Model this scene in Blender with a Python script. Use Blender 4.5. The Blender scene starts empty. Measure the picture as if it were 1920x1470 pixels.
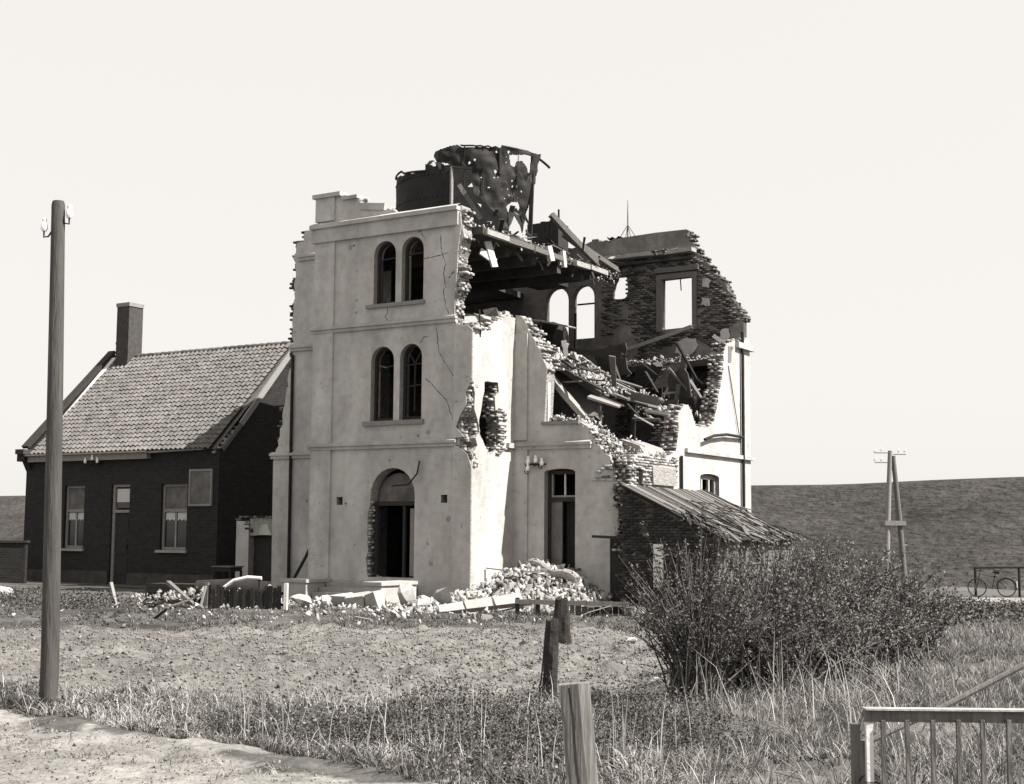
import bpy, bmesh, math, random
import numpy as np
from math import sin, cos, pi, radians, atan2, sqrt
from mathutils import Vector, Matrix, Euler
from mathutils.geometry import tessellate_polygon

random.seed(7)
rng = np.random.default_rng(7)
SC = bpy.context.scene
COL = SC.collection

# ------------------------------------------------------------------ camera
CAMZ = 1.6
cam = bpy.data.cameras.new('camera')
cam.sensor_fit = 'HORIZONTAL'
cam.sensor_width = 36.0
cam.lens = 36.0 * 2600.0 / 1920.0
cam.clip_start = 0.1
cam.clip_end = 3000
camo = bpy.data.objects.new('camera', cam)
COL.objects.link(camo)
camo.matrix_world = (Matrix.Translation((0, 0, CAMZ)) @ Euler((radians(90 + 5.86), 0, 0)).to_matrix().to_4x4()
                     @ Matrix.Rotation(radians(0.42), 4, 'Z'))
SC.camera = camo

# ------------------------------------------------------------------ sky, sun, exposure
SUN_EL, SUN_AZ = radians(50), radians(109.5)       # azimuth clockwise from +Y
world = bpy.data.worlds.new('World')
SC.world = world
world.use_nodes = True
nt = world.node_tree
bg = nt.nodes['Background']
sky = nt.nodes.new('ShaderNodeTexSky')
sky.sky_type = 'NISHITA'
sky.sun_disc = False
sky.sun_elevation = SUN_EL
sky.sun_rotation = SUN_AZ
sky.dust_density = 3.0
bw = nt.nodes.new('ShaderNodeRGBToBW')             # monochrome film
nt.links.new(sky.outputs[0], bw.inputs[0])
mr = nt.nodes.new('ShaderNodeMapRange')            # a bright, thinly veiled, almost even sky
mr.inputs['From Min'].default_value = 0.0
mr.inputs['From Max'].default_value = 10.0
mr.inputs['To Min'].default_value = 3.42
mr.inputs['To Max'].default_value = 4.4
nt.links.new(bw.outputs[0], mr.inputs['Value'])
tint = nt.nodes.new('ShaderNodeMix')
tint.data_type = 'RGBA'
tint.blend_type = 'MULTIPLY'
tint.inputs['Factor'].default_value = 1.0
tint.inputs[7].default_value = (1.0, 0.965, 0.93, 1)
nt.links.new(mr.outputs[0], tint.inputs[6])
nt.links.new(tint.outputs[2], bg.inputs['Color'])
bg.inputs['Strength'].default_value = 0.1

sl = bpy.data.lights.new('sun', 'SUN')
sl.energy = 5.0
sl.angle = radians(0.5)
sl.color = (1.0, 0.97, 0.92)
so = bpy.data.objects.new('sun', sl)
COL.objects.link(so)
sd = Vector((sin(SUN_AZ) * cos(SUN_EL), cos(SUN_AZ) * cos(SUN_EL), sin(SUN_EL)))
so.rotation_euler = sd.to_track_quat('Z', 'Y').to_euler()
so.location = (40, -20, 60)

SC.view_settings.view_transform = 'Standard'
SC.view_settings.look = 'None'
SC.view_settings.exposure = 1.33
SC.view_settings.gamma = 1.0
SC.view_settings.use_curve_mapping = False
SC.cycles.max_bounces = 6
SC.cycles.transparent_max_bounces = 12

# ------------------------------------------------------------------ materials
def tone(v):
    k = min(1.0, v / 0.4)
    r, g, b = 1.0, 0.92 + 0.05 * k, 0.86 + 0.07 * k     # toned print: warm darks, near neutral lights
    return (v * r, v * g, v * b, 1)

def mat(name, lo, hi, scale=6.0, rough=0.85, bump=0.3, bscale=40.0, island=0.0, stretch=None, spec=0.2, metal=0.0,
        detail=8.0, coord='Object', fine=0.0, fscale=60.0, bdist=0.02, mid=None):
    m = bpy.data.materials.new(name)
    m.use_nodes = True
    t = m.node_tree
    N, L = t.nodes, t.links
    b = N['Principled BSDF']
    b.inputs['Roughness'].default_value = rough
    b.inputs['Specular IOR Level'].default_value = spec
    b.inputs['Metallic'].default_value = metal
    tc = N.new('ShaderNodeTexCoord')
    vec = tc.outputs[coord]
    if stretch:
        mp = N.new('ShaderNodeMapping')
        mp.inputs['Scale'].default_value = stretch
        L.new(vec, mp.inputs['Vector'])
        vec = mp.outputs[0]
    n1 = N.new('ShaderNodeTexNoise')
    n1.inputs['Scale'].default_value = scale
    n1.inputs['Detail'].default_value = detail
    n1.inputs['Roughness'].default_value = 0.62
    L.new(vec, n1.inputs['Vector'])
    fac = n1.outputs['Fac']
    if island or fine:
        acc = fac
        if fine:
            n3 = N.new('ShaderNodeTexNoise')
            n3.inputs['Scale'].default_value = fscale
            n3.inputs['Detail'].default_value = 4
            L.new(vec, n3.inputs['Vector'])
            mx = N.new('ShaderNodeMix'); mx.inputs['Factor'].default_value = fine
            L.new(acc, mx.inputs[2]); L.new(n3.outputs['Fac'], mx.inputs[3])
            acc = mx.outputs[0]
        if island:
            ge = N.new('ShaderNodeNewGeometry')
            oi = N.new('ShaderNodeObjectInfo')
            ad = N.new('ShaderNodeMath'); ad.operation = 'ADD'
            L.new(ge.outputs['Random Per Island'], ad.inputs[0]); L.new(oi.outputs['Random'], ad.inputs[1])
            fr = N.new('ShaderNodeMath'); fr.operation = 'FRACT'
            L.new(ad.outputs[0], fr.inputs[0])
            mx = N.new('ShaderNodeMix'); mx.inputs['Factor'].default_value = island
            L.new(acc, mx.inputs[2]); L.new(fr.outputs[0], mx.inputs[3])
            acc = mx.outputs[0]
        fac = acc
    cr = N.new('ShaderNodeValToRGB')
    cr.color_ramp.elements[0].position = 0.28
    cr.color_ramp.elements[1].position = 0.72
    cr.color_ramp.elements[0].color = tone(lo)
    cr.color_ramp.elements[1].color = tone(hi)
    if mid is not None:
        e = cr.color_ramp.elements.new(0.5); e.color = tone(mid)
    L.new(fac, cr.inputs[0])
    L.new(cr.outputs[0], b.inputs['Base Color'])
    if bump:
        n2 = N.new('ShaderNodeTexNoise')
        n2.inputs['Scale'].default_value = bscale
        n2.inputs['Detail'].default_value = 6
        L.new(vec, n2.inputs['Vector'])
        bp = N.new('ShaderNodeBump')
        bp.inputs['Strength'].default_value = bump
        bp.inputs['Distance'].default_value = bdist
        L.new(n2.outputs['Fac'], bp.inputs['Height'])
        L.new(bp.outputs[0], b.inputs['Normal'])
    return m

def plaster_mat(name, base, dark, light):
    """weathered render: broad blotches, rain streaks, small chips"""
    m = mat(name, dark, light, scale=0.8, rough=0.92, bump=0.45, bscale=26, fine=0.5, fscale=4.5, mid=base, bdist=0.03)
    t = m.node_tree; N, L = t.nodes, t.links
    b = N['Principled BSDF']
    ramp = [n for n in N if n.type == 'VALTORGB'][0]
    tc = [n for n in N if n.type == 'TEX_COORD'][0]
    mp = N.new('ShaderNodeMapping'); mp.inputs['Scale'].default_value = (0.9, 0.9, 0.3)
    L.new(tc.outputs['Object'], mp.inputs['Vector'])
    st = N.new('ShaderNodeTexNoise'); st.inputs['Scale'].default_value = 1.5; st.inputs['Detail'].default_value = 6
    L.new(mp.outputs[0], st.inputs['Vector'])
    r2 = N.new('ShaderNodeValToRGB')
    r2.color_ramp.elements[0].position = 0.33; r2.color_ramp.elements[0].color = (0.74, 0.73, 0.72, 1)
    r2.color_ramp.elements[1].position = 0.62; r2.color_ramp.elements[1].color = (1, 1, 1, 1)
    L.new(st.outputs['Fac'], r2.inputs[0])
    ch = N.new('ShaderNodeTexNoise'); ch.inputs['Scale'].default_value = 9; ch.inputs['Detail'].default_value = 2
    L.new(tc.outputs['Object'], ch.inputs['Vector'])
    r3 = N.new('ShaderNodeValToRGB')
    r3.color_ramp.elements[0].position = 0.25; r3.color_ramp.elements[0].color = (0.45, 0.43, 0.41, 1)
    r3.color_ramp.elements[1].position = 0.30; r3.color_ramp.elements[1].color = (1, 1, 1, 1)
    L.new(ch.outputs['Fac'], r3.inputs[0])
    m1 = N.new('ShaderNodeMix'); m1.data_type = 'RGBA'; m1.blend_type = 'MULTIPLY'; m1.inputs['Factor'].default_value = 1
    m2 = N.new('ShaderNodeMix'); m2.data_type = 'RGBA'; m2.blend_type = 'MULTIPLY'; m2.inputs['Factor'].default_value = 1
    L.new(ramp.outputs[0], m1.inputs[6]); L.new(r2.outputs[0], m1.inputs[7])
    L.new(m1.outputs[2], m2.inputs[6]); L.new(r3.outputs[0], m2.inputs[7])
    L.new(m2.outputs[2], b.inputs['Base Color'])
    return m

def attr_mat(name, attr, rough=0.95, vary=0.5, scale=14.0, bump=0.5, bscale=30):
    """colour from a per-vertex albedo attribute times fine noise"""
    m = mat(name, 0.5, 0.5, rough=rough, bump=bump, bscale=bscale, spec=0.1, bdist=0.04)
    t = m.node_tree; N, L = t.nodes, t.links
    b = N['Principled BSDF']
    at = N.new('ShaderNodeAttribute'); at.attribute_name = attr
    tc = [n for n in N if n.type == 'TEX_COORD'][0]
    n1 = N.new('ShaderNodeTexNoise'); n1.inputs['Scale'].default_value = scale; n1.inputs['Detail'].default_value = 9
    n1.inputs['Roughness'].default_value = 0.7
    L.new(tc.outputs['Object'], n1.inputs['Vector'])
    cr = N.new('ShaderNodeValToRGB')
    cr.color_ramp.elements[0].position = 0.3; cr.color_ramp.elements[0].color = (1 - vary, 1 - vary, 1 - vary, 1)
    cr.color_ramp.elements[1].position = 0.7; cr.color_ramp.elements[1].color = (1 + vary * .6, 1 + vary * .6, 1 + vary * .6, 1)
    L.new(n1.outputs['Fac'], cr.inputs[0])
    mx = N.new('ShaderNodeMix'); mx.data_type = 'RGBA'; mx.blend_type = 'MULTIPLY'; mx.inputs['Factor'].default_value = 1
    L.new(at.outputs['Color'], mx.inputs[6]); L.new(cr.outputs[0], mx.inputs[7])
    L.new(mx.outputs[2], b.inputs['Base Color'])
    return m

M = {}
M['plaster'] = plaster_mat('plaster', 0.42, 0.32, 0.50)
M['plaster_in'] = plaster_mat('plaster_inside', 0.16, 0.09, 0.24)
M['trim'] = plaster_mat('moulding', 0.38, 0.30, 0.44)
M['brick'] = mat('brick', 0.11, 0.36, scale=9, island=0.75, bump=0.6, bscale=30)
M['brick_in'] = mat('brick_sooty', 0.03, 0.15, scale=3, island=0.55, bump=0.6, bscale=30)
M['mortar'] = mat('mortar_core', 0.16, 0.34, scale=7, bump=0.9, bscale=18, bdist=0.06, fine=0.4)
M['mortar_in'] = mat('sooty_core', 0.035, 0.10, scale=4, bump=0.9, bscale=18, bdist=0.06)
M['house'] = mat('tarred_brick', 0.010, 0.024, scale=3, rough=0.8, bump=0.4, bscale=24)
def brick_pattern(m, c1, c2, mo):
    t = m.node_tree; N, L = t.nodes, t.links; b = N['Principled BSDF']
    tc = [n for n in N if n.type == 'TEX_COORD'][0]
    sx = N.new('ShaderNodeSeparateXYZ'); L.new(tc.outputs['Object'], sx.inputs[0])
    ad = N.new('ShaderNodeMath'); L.new(sx.outputs['X'], ad.inputs[0]); L.new(sx.outputs['Y'], ad.inputs[1])
    cb = N.new('ShaderNodeCombineXYZ'); L.new(ad.outputs[0], cb.inputs['X']); L.new(sx.outputs['Z'], cb.inputs['Y'])
    br = N.new('ShaderNodeTexBrick'); L.new(cb.outputs[0], br.inputs['Vector'])
    br.inputs['Scale'].default_value = 1.0; br.inputs['Brick Width'].default_value = .23; br.inputs['Row Height'].default_value = .078; br.inputs['Mortar Size'].default_value = .010
    br.inputs['Color1'].default_value = tone(c1); br.inputs['Color2'].default_value = tone(c2); br.inputs['Mortar'].default_value = tone(mo)
    ramp = [n for n in N if n.type == 'VALTORGB'][0]
    mx = N.new('ShaderNodeMix'); mx.data_type = 'RGBA'; mx.inputs['Factor'].default_value = .6
    L.new(ramp.outputs[0], mx.inputs[6]); L.new(br.outputs['Color'], mx.inputs[7]); L.new(mx.outputs[2], b.inputs['Base Color'])
brick_pattern(M['house'], .009, .026, .036)
M['house_plinth'] = mat('plinth_stone', 0.03, 0.07, scale=3, bump=0.5)
M['shed_brick'] = mat('shed_brick', 0.02, 0.05, scale=4, island=0.5, bump=0.5)
M['tile'] = mat('roof_tile', 0.085, 0.165, scale=0.8, rough=0.75, island=0.22, bump=0.4, bscale=40)
M['ridge'] = mat('ridge_tile', 0.06, 0.14, scale=5, island=0.4)
M['timber'] = mat('bare_timber', 0.15, 0.30, scale=5, stretch=(1, 12, 12), bump=0.4, bscale=20)
M['timber_mid'] = mat('grey_timber', 0.07, 0.17, scale=5, stretch=(12, 12, 1.2), bump=0.5, bscale=20)
M['timber_dark'] = mat('dark_timber', 0.015, 0.045, scale=5, stretch=(8, 8, 1.5), bump=0.4)
M['white_paint_and_sunlit'] = mat('white_paint_and_sunlit', 0.5, 0.75, scale=5, bump=0.2)  # white paint; also colours the gate stile's sunlit side
M['grey_paint'] = mat('grey_paint', 0.16, 0.24, scale=8, bump=0.2)
M['iron'] = mat('iron', 0.008, 0.025, scale=4, rough=0.6, bump=0.3)
M['rust'] = mat('rusty_plate', 0.008, 0.03, scale=2.2, rough=0.75, bump=0.4, bscale=16, fine=0.3)
M['concrete'] = mat('concrete', 0.18, 0.36, scale=3, bump=0.6, bscale=14, fine=0.4)
M['concrete_dark'] = mat('sooty_shade_concrete', 0.03, 0.08, scale=2, bump=0.6, bscale=14)  # dark tone also puts interior shade into the floors
M['stone'] = mat('cut_stone', 0.24, 0.40, scale=3, bump=0.45, bscale=12, fine=0.3)
M['rubble'] = mat('rubble', 0.13, 0.38, scale=5, island=0.6, bump=0.7, bscale=16)
M['glass'] = mat('dark_glass', 0.012, 0.02, scale=2, rough=0.08, bump=0.0, spec=0.5)
M['curtain'] = mat('curtain', 0.4, 0.55, scale=14, stretch=(6, 6, 1))
M['board'] = mat('painted_board', 0.07, 0.16, scale=2.5, bump=0.1, detail=3)
M['porcelain'] = mat('porcelain', 0.7, 0.8, rough=0.3, bump=0, spec=0.5)
M['pole'] = mat('pole_wood', 0.028, 0.085, scale=3.0, stretch=(5, 5, 0.5), bump=0.9, bscale=9, bdist=0.02, fine=0.35, fscale=2)
M['gate'] = mat('gate_wood', 0.06, 0.17, scale=7, bump=0.6, bscale=18, stretch=(3, 3, .6))
M['post'] = mat('post_wood', 0.07, 0.22, scale=5, stretch=(8, 8, 0.5), bump=0.9, bscale=10, bdist=0.012)
M['stump'] = mat('rotten_wood', 0.012, 0.04, scale=6, bump=0.9, bscale=16)
M['leaf'] = mat('leaf', 0.055, 0.15, scale=1.5, island=0.6, bump=0, rough=0.7, spec=0.3)
M['leaf_dark'] = mat('leaf_dark', 0.032, 0.10, scale=1.5, island=0.6, bump=0, rough=0.7, spec=0.3)
M['twig'] = mat('twig', 0.05, 0.15, scale=4, bump=0)
M['reed'] = mat('dry_reed', 0.08, 0.26, scale=0.8, island=0.7, bump=0, rough=0.8)
M['grass'] = mat('grass', 0.045, 0.15, scale=0.8, island=0.7, bump=0, rough=0.8)
M['straw'] = mat('straw', 0.2, 0.40, scale=1.0, island=0.6, bump=0, rough=0.8)
M['clod'] = mat('clod', 0.10, 0.19, scale=6, island=0.5, bump=0.6, bscale=24)
M['cloth'] = mat('pale_sheet', 0.4, 0.6, scale=4, bump=0.3)
M['roof_board'] = mat('roof_board', 0.035, 0.15, scale=3, stretch=(1, 9, 9), island=0.5, bump=0.5, bscale=16)
M['chimney'] = mat('chimney_brick', 0.035, 0.07, scale=6, bump=0.5)
M['crack'] = mat('crack', 0.02, 0.05, scale=8, bump=0)

# ------------------------------------------------------------------ helpers
class MB:
    def __init__(s):
        s.v, s.f, s.m = [], [], []
    def add(s, verts, faces, mi=0):
        o = len(s.v)
        s.v += [tuple(p) for p in verts]
        s.f += [tuple(i + o for i in f) for f in faces]
        s.m += [mi] * len(faces) if isinstance(mi, int) else list(mi)
        return s
    def box(s, x0, y0, z0, x1, y1, z1, mi=0):
        v = [(x, y, z) for z in (z0, z1) for y in (y0, y1) for x in (x0, x1)]
        return s.add(v, [(0, 2, 3, 1), (4, 5, 7, 6), (0, 1, 5, 4), (2, 6, 7, 3), (0, 4, 6, 2), (1, 3, 7, 5)], mi)
    def obox(s, p, q, w, h, up=(0, 0, 1), mi=0, taper=1.0):
        """beam from p to q, width w (sideways), height h (along up)"""
        p, q = Vector(p), Vector(q)
        d = (q - p).normalized()
        u = Vector(up); side = d.cross(u)
        if side.length < 1e-4: side = d.cross(Vector((1, 0, 0)))
        side.normalize(); u = side.cross(d).normalized()
        v = []
        for c, k in ((p, 1), (q, taper)):
            for a, b in ((-1, -1), (1, -1), (1, 1), (-1, 1)):
                v.append(c + side * (a * w / 2 * k) + u * (b * h / 2 * k))
        return s.add(v, [(3, 2, 1, 0), (4, 5, 6, 7), (0, 1, 5, 4), (1, 2, 6, 5), (2, 3, 7, 6), (3, 0, 4, 7)], mi)
    def tube(s, pts, rad, n=8, mi=0, cap=True):
        pts = [Vector(p) for p in pts]
        if not hasattr(rad, '__len__'): rad = [rad] * len(pts)
        rings = []
        a = None
        for i, p in enumerate(pts):
            d = (pts[min(i + 1, len(pts) - 1)] - pts[max(i - 1, 0)]).normalized()
            if a is None:
                a = d.cross(Vector((0, 0, 1)) if abs(d.z) < .8 else Vector((0, 1, 0)))
            else:
                a = a - d * a.dot(d)
            a.normalize(); b = d.cross(a)
            rings.append([p + (a * cos(2 * pi * k / n) + b * sin(2 * pi * k / n)) * rad[i] for k in range(n)])
        v = [q for r in rings for q in r]
        f = []
        for i in range(len(pts) - 1):
            for k in range(n):
                f.append((i * n + k, i * n + (k + 1) % n, (i + 1) * n + (k + 1) % n, (i + 1) * n + k))
        if cap:
            f.append(tuple(range(n))[::-1]); f.append(tuple(range((len(pts) - 1) * n, len(pts) * n)))
        return s.add(v, f, mi)
    def prism(s, outer, holes, mp, d0, d1, mats=(0, 0, 1)):
        """polygon with holes in (u,v), extruded from depth d0 to d1; mp(u,v,d) -> point"""
        loops = [list(outer)] + [list(h) for h in holes]
        flat = [p for l in loops for p in l]
        tris = tessellate_polygon([[Vector((p[0], p[1], 0)) for p in l] for l in loops])
        n = len(flat)
        v = [mp(p[0], p[1], d0) for p in flat] + [mp(p[0], p[1], d1) for p in flat]
        f, mi = [], []
        for t in tris:
            f.append(tuple(t)); mi.append(mats[0])
            f.append(tuple(i + n for i in reversed(t))); mi.append(mats[1])
        o = 0
        for l in loops:
            k = len(l)
            for i in range(k):
                a, b = o + i, o + (i + 1) % k
                f.append((a, b, b + n, a + n)); mi.append(mats[2])
            o += k
        return s.add(v, f, mi)
    def mesh(s, name, mats, smooth=False):
        me = bpy.data.meshes.new(name)
        me.from_pydata(s.v, [], s.f)
        for m in (mats if isinstance(mats, (list, tuple)) else [mats]):
            me.materials.append(M[m] if isinstance(m, str) else m)
        me.polygons.foreach_set('material_index', s.m)
        bm = bmesh.new(); bm.from_mesh(me)
        bmesh.ops.recalc_face_normals(bm, faces=bm.faces)
        bm.to_mesh(me); bm.free()
        if smooth:
            me.polygons.foreach_set('use_smooth', [True] * len(me.polygons))
            me.set_sharp_from_angle(angle=radians(40))
        return me
    def build(s, name, mats, parent=None, smooth=False, **kw):
        return link(name, s.mesh(name, mats, smooth), parent, **kw)

def tag(o, label=None, cat=None, group=None, kind=None):
    if label: o['label'] = label
    if cat: o['category'] = cat
    if group: o['group'] = group
    if kind: o['kind'] = kind
    return o

def link(name, data, parent=None, loc=None, rot=None, **kw):
    o = bpy.data.objects.new(name, data)
    COL.objects.link(o)
    if parent: o.parent = parent
    if loc is not None: o.location = loc
    if rot is not None: o.rotation_euler = rot
    return tag(o, **kw)

def empty(name, loc=(0, 0, 0), rz=0.0, **kw):
    o = link(name, None, None, loc, (0, 0, rz), **kw)
    o.empty_display_size = 0.2
    return o

def np_mesh(name, V, T, mats, attr=None):
    """triangles from numpy arrays"""
    me = bpy.data.meshes.new(name)
    V = np.asarray(V, np.float32); T = np.asarray(T, np.int32)
    k = T.shape[1]
    me.vertices.add(len(V)); me.vertices.foreach_set('co', V.ravel())
    me.loops.add(T.size); me.loops.foreach_set('vertex_index', T.ravel())
    me.polygons.add(len(T)); me.polygons.foreach_set('loop_start', np.arange(0, T.size, k, dtype=np.int32))
    me.update(calc_edges=True)
    me.validate()
    for m in (mats if isinstance(mats, (list, tuple)) else [mats]): me.materials.append(M[m] if isinstance(m, str) else m)
    if attr is not None:
        a = me.color_attributes.new('albedo', 'FLOAT_COLOR', 'POINT')
        a.data.foreach_set('color', np.asarray(attr, np.float32).ravel())
    return me

def pip(pt, poly):
    x, y = pt; c = False; n = len(poly); j = n - 1
    for i in range(n):
        xi, yi = poly[i]; xj, yj = poly[j]
        if (yi > y) != (yj > y) and x < (xj - xi) * (y - yi) / (yj - yi) + xi: c = not c
        j = i
    return c

def pip_np(X, Y, poly):
    c = np.zeros(X.shape, bool); n = len(poly); j = n - 1
    for i in range(n):
        xi, yi = poly[i]; xj, yj = poly[j]
        if yi != yj:
            c ^= ((yi > Y) != (yj > Y)) & (X < (xj - xi) * (Y - yi) / (yj - yi) + xi)
        j = i
    return c

def jag(pts, amp=0.06, step=0.14):
    """broken edge: subdivide and shake"""
    out = []
    for i in range(len(pts) - 1):
        (x0, y0), (x1, y1) = pts[i], pts[i + 1]
        L = sqrt((x1 - x0) ** 2 + (y1 - y0) ** 2); n = max(1, int(L / step))
        for k in range(n):
            t = k / n
            e = amp if (i or k) else 0
            out.append((x0 + (x1 - x0) * t + random.uniform(-e, e), y0 + (y1 - y0) * t + random.uniform(-e, e) * 0.5))
    out.append(pts[-1])
    return out

def arch(x0, x1, z0, ztop, n=10, seg=False):
    """window outline with a round (or flat segmental) head"""
    r = (x1 - x0) / 2; cx = (x0 + x1) / 2
    h = r if not seg else 0.09
    zs = ztop - h
    p = [(x0, z0), (x1, z0)]
    for k in range(n + 1):
        t = pi * k / n
        p.append((cx + r * cos(t), zs + h * sin(t)))
    return p

def vnoise(X, Y, s, seed=0):
    x = np.asarray(X, float) / s + seed * 17.3; y = np.asarray(Y, float) / s + seed * 9.1
    xi = np.floor(x).astype(np.int64); yi = np.floor(y).astype(np.int64)
    fx = x - xi; fy = y - yi
    fx = fx * fx * (3 - 2 * fx); fy = fy * fy * (3 - 2 * fy)
    def h(a, b):
        n = (a * 374761393 + b * 668265263 + seed * 974634) & 0x7fffffff
        n = ((n ^ (n >> 13)) * 1274126177) & 0x7fffffff
        return ((n ^ (n >> 16)) & 0xffff) / 65535.0
    return (h(xi, yi) * (1 - fx) + h(xi + 1, yi) * fx) * (1 - fy) + (h(xi, yi + 1) * (1 - fx) + h(xi + 1, yi + 1) * fx) * fy - 0.5

def sstep(a, b, x):
    t = np.clip((np.asarray(x, float) - a) / (b - a), 0, 1)
    return t * t * (3 - 2 * t)

# building frame: a runs along the shaded fronts (to the right, nearer), b runs back to the right
OX, OY = -1.0876, 37.4588
AX = (0.84918728, -0.52809182)
BX = (0.52809182, 0.84918728)
ROT = atan2(AX[1], AX[0])
def W(a, b, z=0.0):
    return Vector((OX + AX[0] * a + BX[0] * b, OY + AX[1] * a + BX[1] * b, z))

# chunk shapes
def chunk_mesh(name, mats, seed, flat=0.7, n=11):
    r = random.Random(seed)
    bm = bmesh.new()
    for _ in range(n):
        v = Vector((r.gauss(0, 1), r.gauss(0, 1), r.gauss(0, 1))).normalized() * r.uniform(0.8, 1.1)
        bm.verts.new((v.x * 0.5 * r.uniform(.8, 1.2), v.y * 0.4, v.z * 0.5 * flat))
    g = bmesh.ops.convex_hull(bm, input=bm.verts)
    bmesh.ops.delete(bm, geom=[e for e in g['geom_unused'] if isinstance(e, bmesh.types.BMVert)], context='VERTS')
    bmesh.ops.triangulate(bm, faces=bm.faces)
    bmesh.ops.recalc_face_normals(bm, faces=bm.faces)
    me = bpy.data.meshes.new(name); bm.to_mesh(me); bm.free()
    for m in (mats if isinstance(mats, (list, tuple)) else [mats]): me.materials.append(M[m])
    return me

def mesh_arrays(me):
    V = np.zeros(len(me.vertices) * 3); me.vertices.foreach_get('co', V)
    T = np.array([list(p.vertices) for p in me.polygons])
    return V.reshape(-1, 3), T

BOXV = np.array([(x, y, z) for z in (-.5, .5) for y in (-.5, .5) for x in (-.5, .5)])
BOXT = np.array([(0, 2, 3), (0, 3, 1), (4, 5, 7), (4, 7, 6), (0, 1, 5), (0, 5, 4), (2, 6, 7), (2, 7, 3), (0, 4, 6), (0, 6, 2), (1, 3, 7), (1, 7, 5)])

def rotm(e):
    return np.array(Euler(e).to_matrix())

def scatter(name, shapes, items, mats, parent=None, **kw):
    """one mesh of many small solids; items: (pos, euler, scale3)"""
    Vs, Ts, o = [], [], 0
    for i, (p, e, s) in enumerate(items):
        V, T = shapes[i % len(shapes)]
        v = (V * np.asarray(s)) @ rotm(e).T + np.asarray(p)
        Vs.append(v); Ts.append(T + o); o += len(v)
    if not Vs: return None
    return link(name, np_mesh(name, np.concatenate(Vs), np.concatenate(Ts), mats), parent, **kw)

BRICK = {}
def brick_mesh(m):
    if m not in BRICK:
        b = MB().box(-.5, -.5, -.5, .5, .5, .5)
        BRICK[m] = b.mesh('brick', m)
    return BRICK[m]

def lay_bricks(parent, items, m, singles, jitter=True):
    """the first `singles` bricks are objects, the rest one joined part"""
    random.shuffle(items)
    for p, e, s in items[:singles]:
        o = link('brick', brick_mesh(m), parent, p, e)
        o.scale = s
    rest = items[singles:]
    if rest:
        scatter('brickwork', [(BOXV, BOXT)], rest, m, parent, kind='stuff')

def edge_bricks(pts, mp, d0, d1, ulen=0.22, out=0.10, skip=0.12, axis=0.0, dens=0.078, tw=.30):
    """bricks standing out of a broken wall edge; pts polyline in (u,v)"""
    it = []
    nl = max(1, int(round((d1 - d0) / 0.115)))
    for i in range(len(pts) - 1):
        (x0, y0), (x1, y1) = pts[i], pts[i + 1]
        L = sqrt((x1 - x0) ** 2 + (y1 - y0) ** 2)
        steep = abs(y1 - y0) / max(L, 1e-6)
        n = max(1, int(L / (dens if steep > 0.5 else 0.14)))
        for k in range(n):
            t = (k + random.random() * .3) / n
            u, v = x0 + (x1 - x0) * t, y0 + (y1 - y0) * t
            v = round(v / 0.075) * 0.075 + random.uniform(-.006, .006)
            tooth = 0.11 * round((tw * float(vnoise(np.array([v * 1.0]), np.array([u * .6 + d0]), .16, 77)[0]) + random.uniform(-out, out * .6)) / .11)
            bond = int(round(v / 0.075)) % 2
            for l in range(nl):
                if random.random() < skip: continue
                d = d0 + (l + 0.5) * (d1 - d0) / nl
                ln = ulen if (l + bond) % 2 else ulen * .5
                uu = u + tooth * .8 + random.uniform(-.012, .012) - ln * .2
                p = mp(uu, v, d)
                it.append((tuple(p), (random.gauss(0, .012), random.gauss(0, .02), axis + random.gauss(0, .02)), (ln, 0.108, 0.064)))
    return it

def face_bricks(region, holes, mp, d, proud=0.008, skip=0.06, axis=0.0):
    """running-bond facing over a region of a wall face"""
    it = []
    us = [p[0] for p in region]; vs = [p[1] for p in region]
    r = 0; v = min(vs)
    while v < max(vs):
        u = min(us) + (0.115 if r % 2 else 0)
        while u < max(us):
            if pip((u, v), region) and not any(pip((u, v), h) for h in holes) and random.random() > skip:
                dd = d + random.uniform(-proud, proud)
                p = mp(u + random.uniform(-.006, .006), v + random.uniform(-.004, .004), dd)
                it.append((tuple(p), (random.gauss(0, .006), random.gauss(0, .006), axis + random.gauss(0, .006)), (0.215 * random.uniform(.9, 1), 0.07, 0.060)))
            u += 0.23
        v += 0.075; r += 1
    return it
# ------------------------------------------------------------------ ground
DITCH = [(-2.6, 13.5), (-1.5, 12.9), (0.4, 12.6), (2.0, 12.6), (5, 13.6), (9, 17), (14, 27)]
def seg_dist(X, Y, path):
    D = np.full(np.shape(X), 1e9)
    for (x0, y0), (x1, y1) in zip(path[:-1], path[1:]):
        dx, dy = x1 - x0, y1 - y0
        t = np.clip(((X - x0) * dx + (Y - y0) * dy) / (dx * dx + dy * dy), 0, 1)
        D = np.minimum(D, np.hypot(X - x0 - t * dx, Y - y0 - t * dy))
    return D
TRACK = [(-40, 44), (-12, 19.9), (-4.94, 13.69), (-3.06, 12.37), (-1.82, 11.15), (-0.98, 10.25), (0.3, 8.6), (0.9, 1), (-40, 1)]
FIELD = [(-24, 25.4), (-9.35, 25.9), (-3.57, 26.5), (2.2, 25.6), (3.6, 22), (1.7, 15.3), (-5.49, 15.3), (-9, 18.5), (-24, 30)]
FARROAD = [(11, 48.3), (16, 49.5), (26, 51), (60, 52), (60, 56), (26, 55.5), (14, 52.5)]
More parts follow.
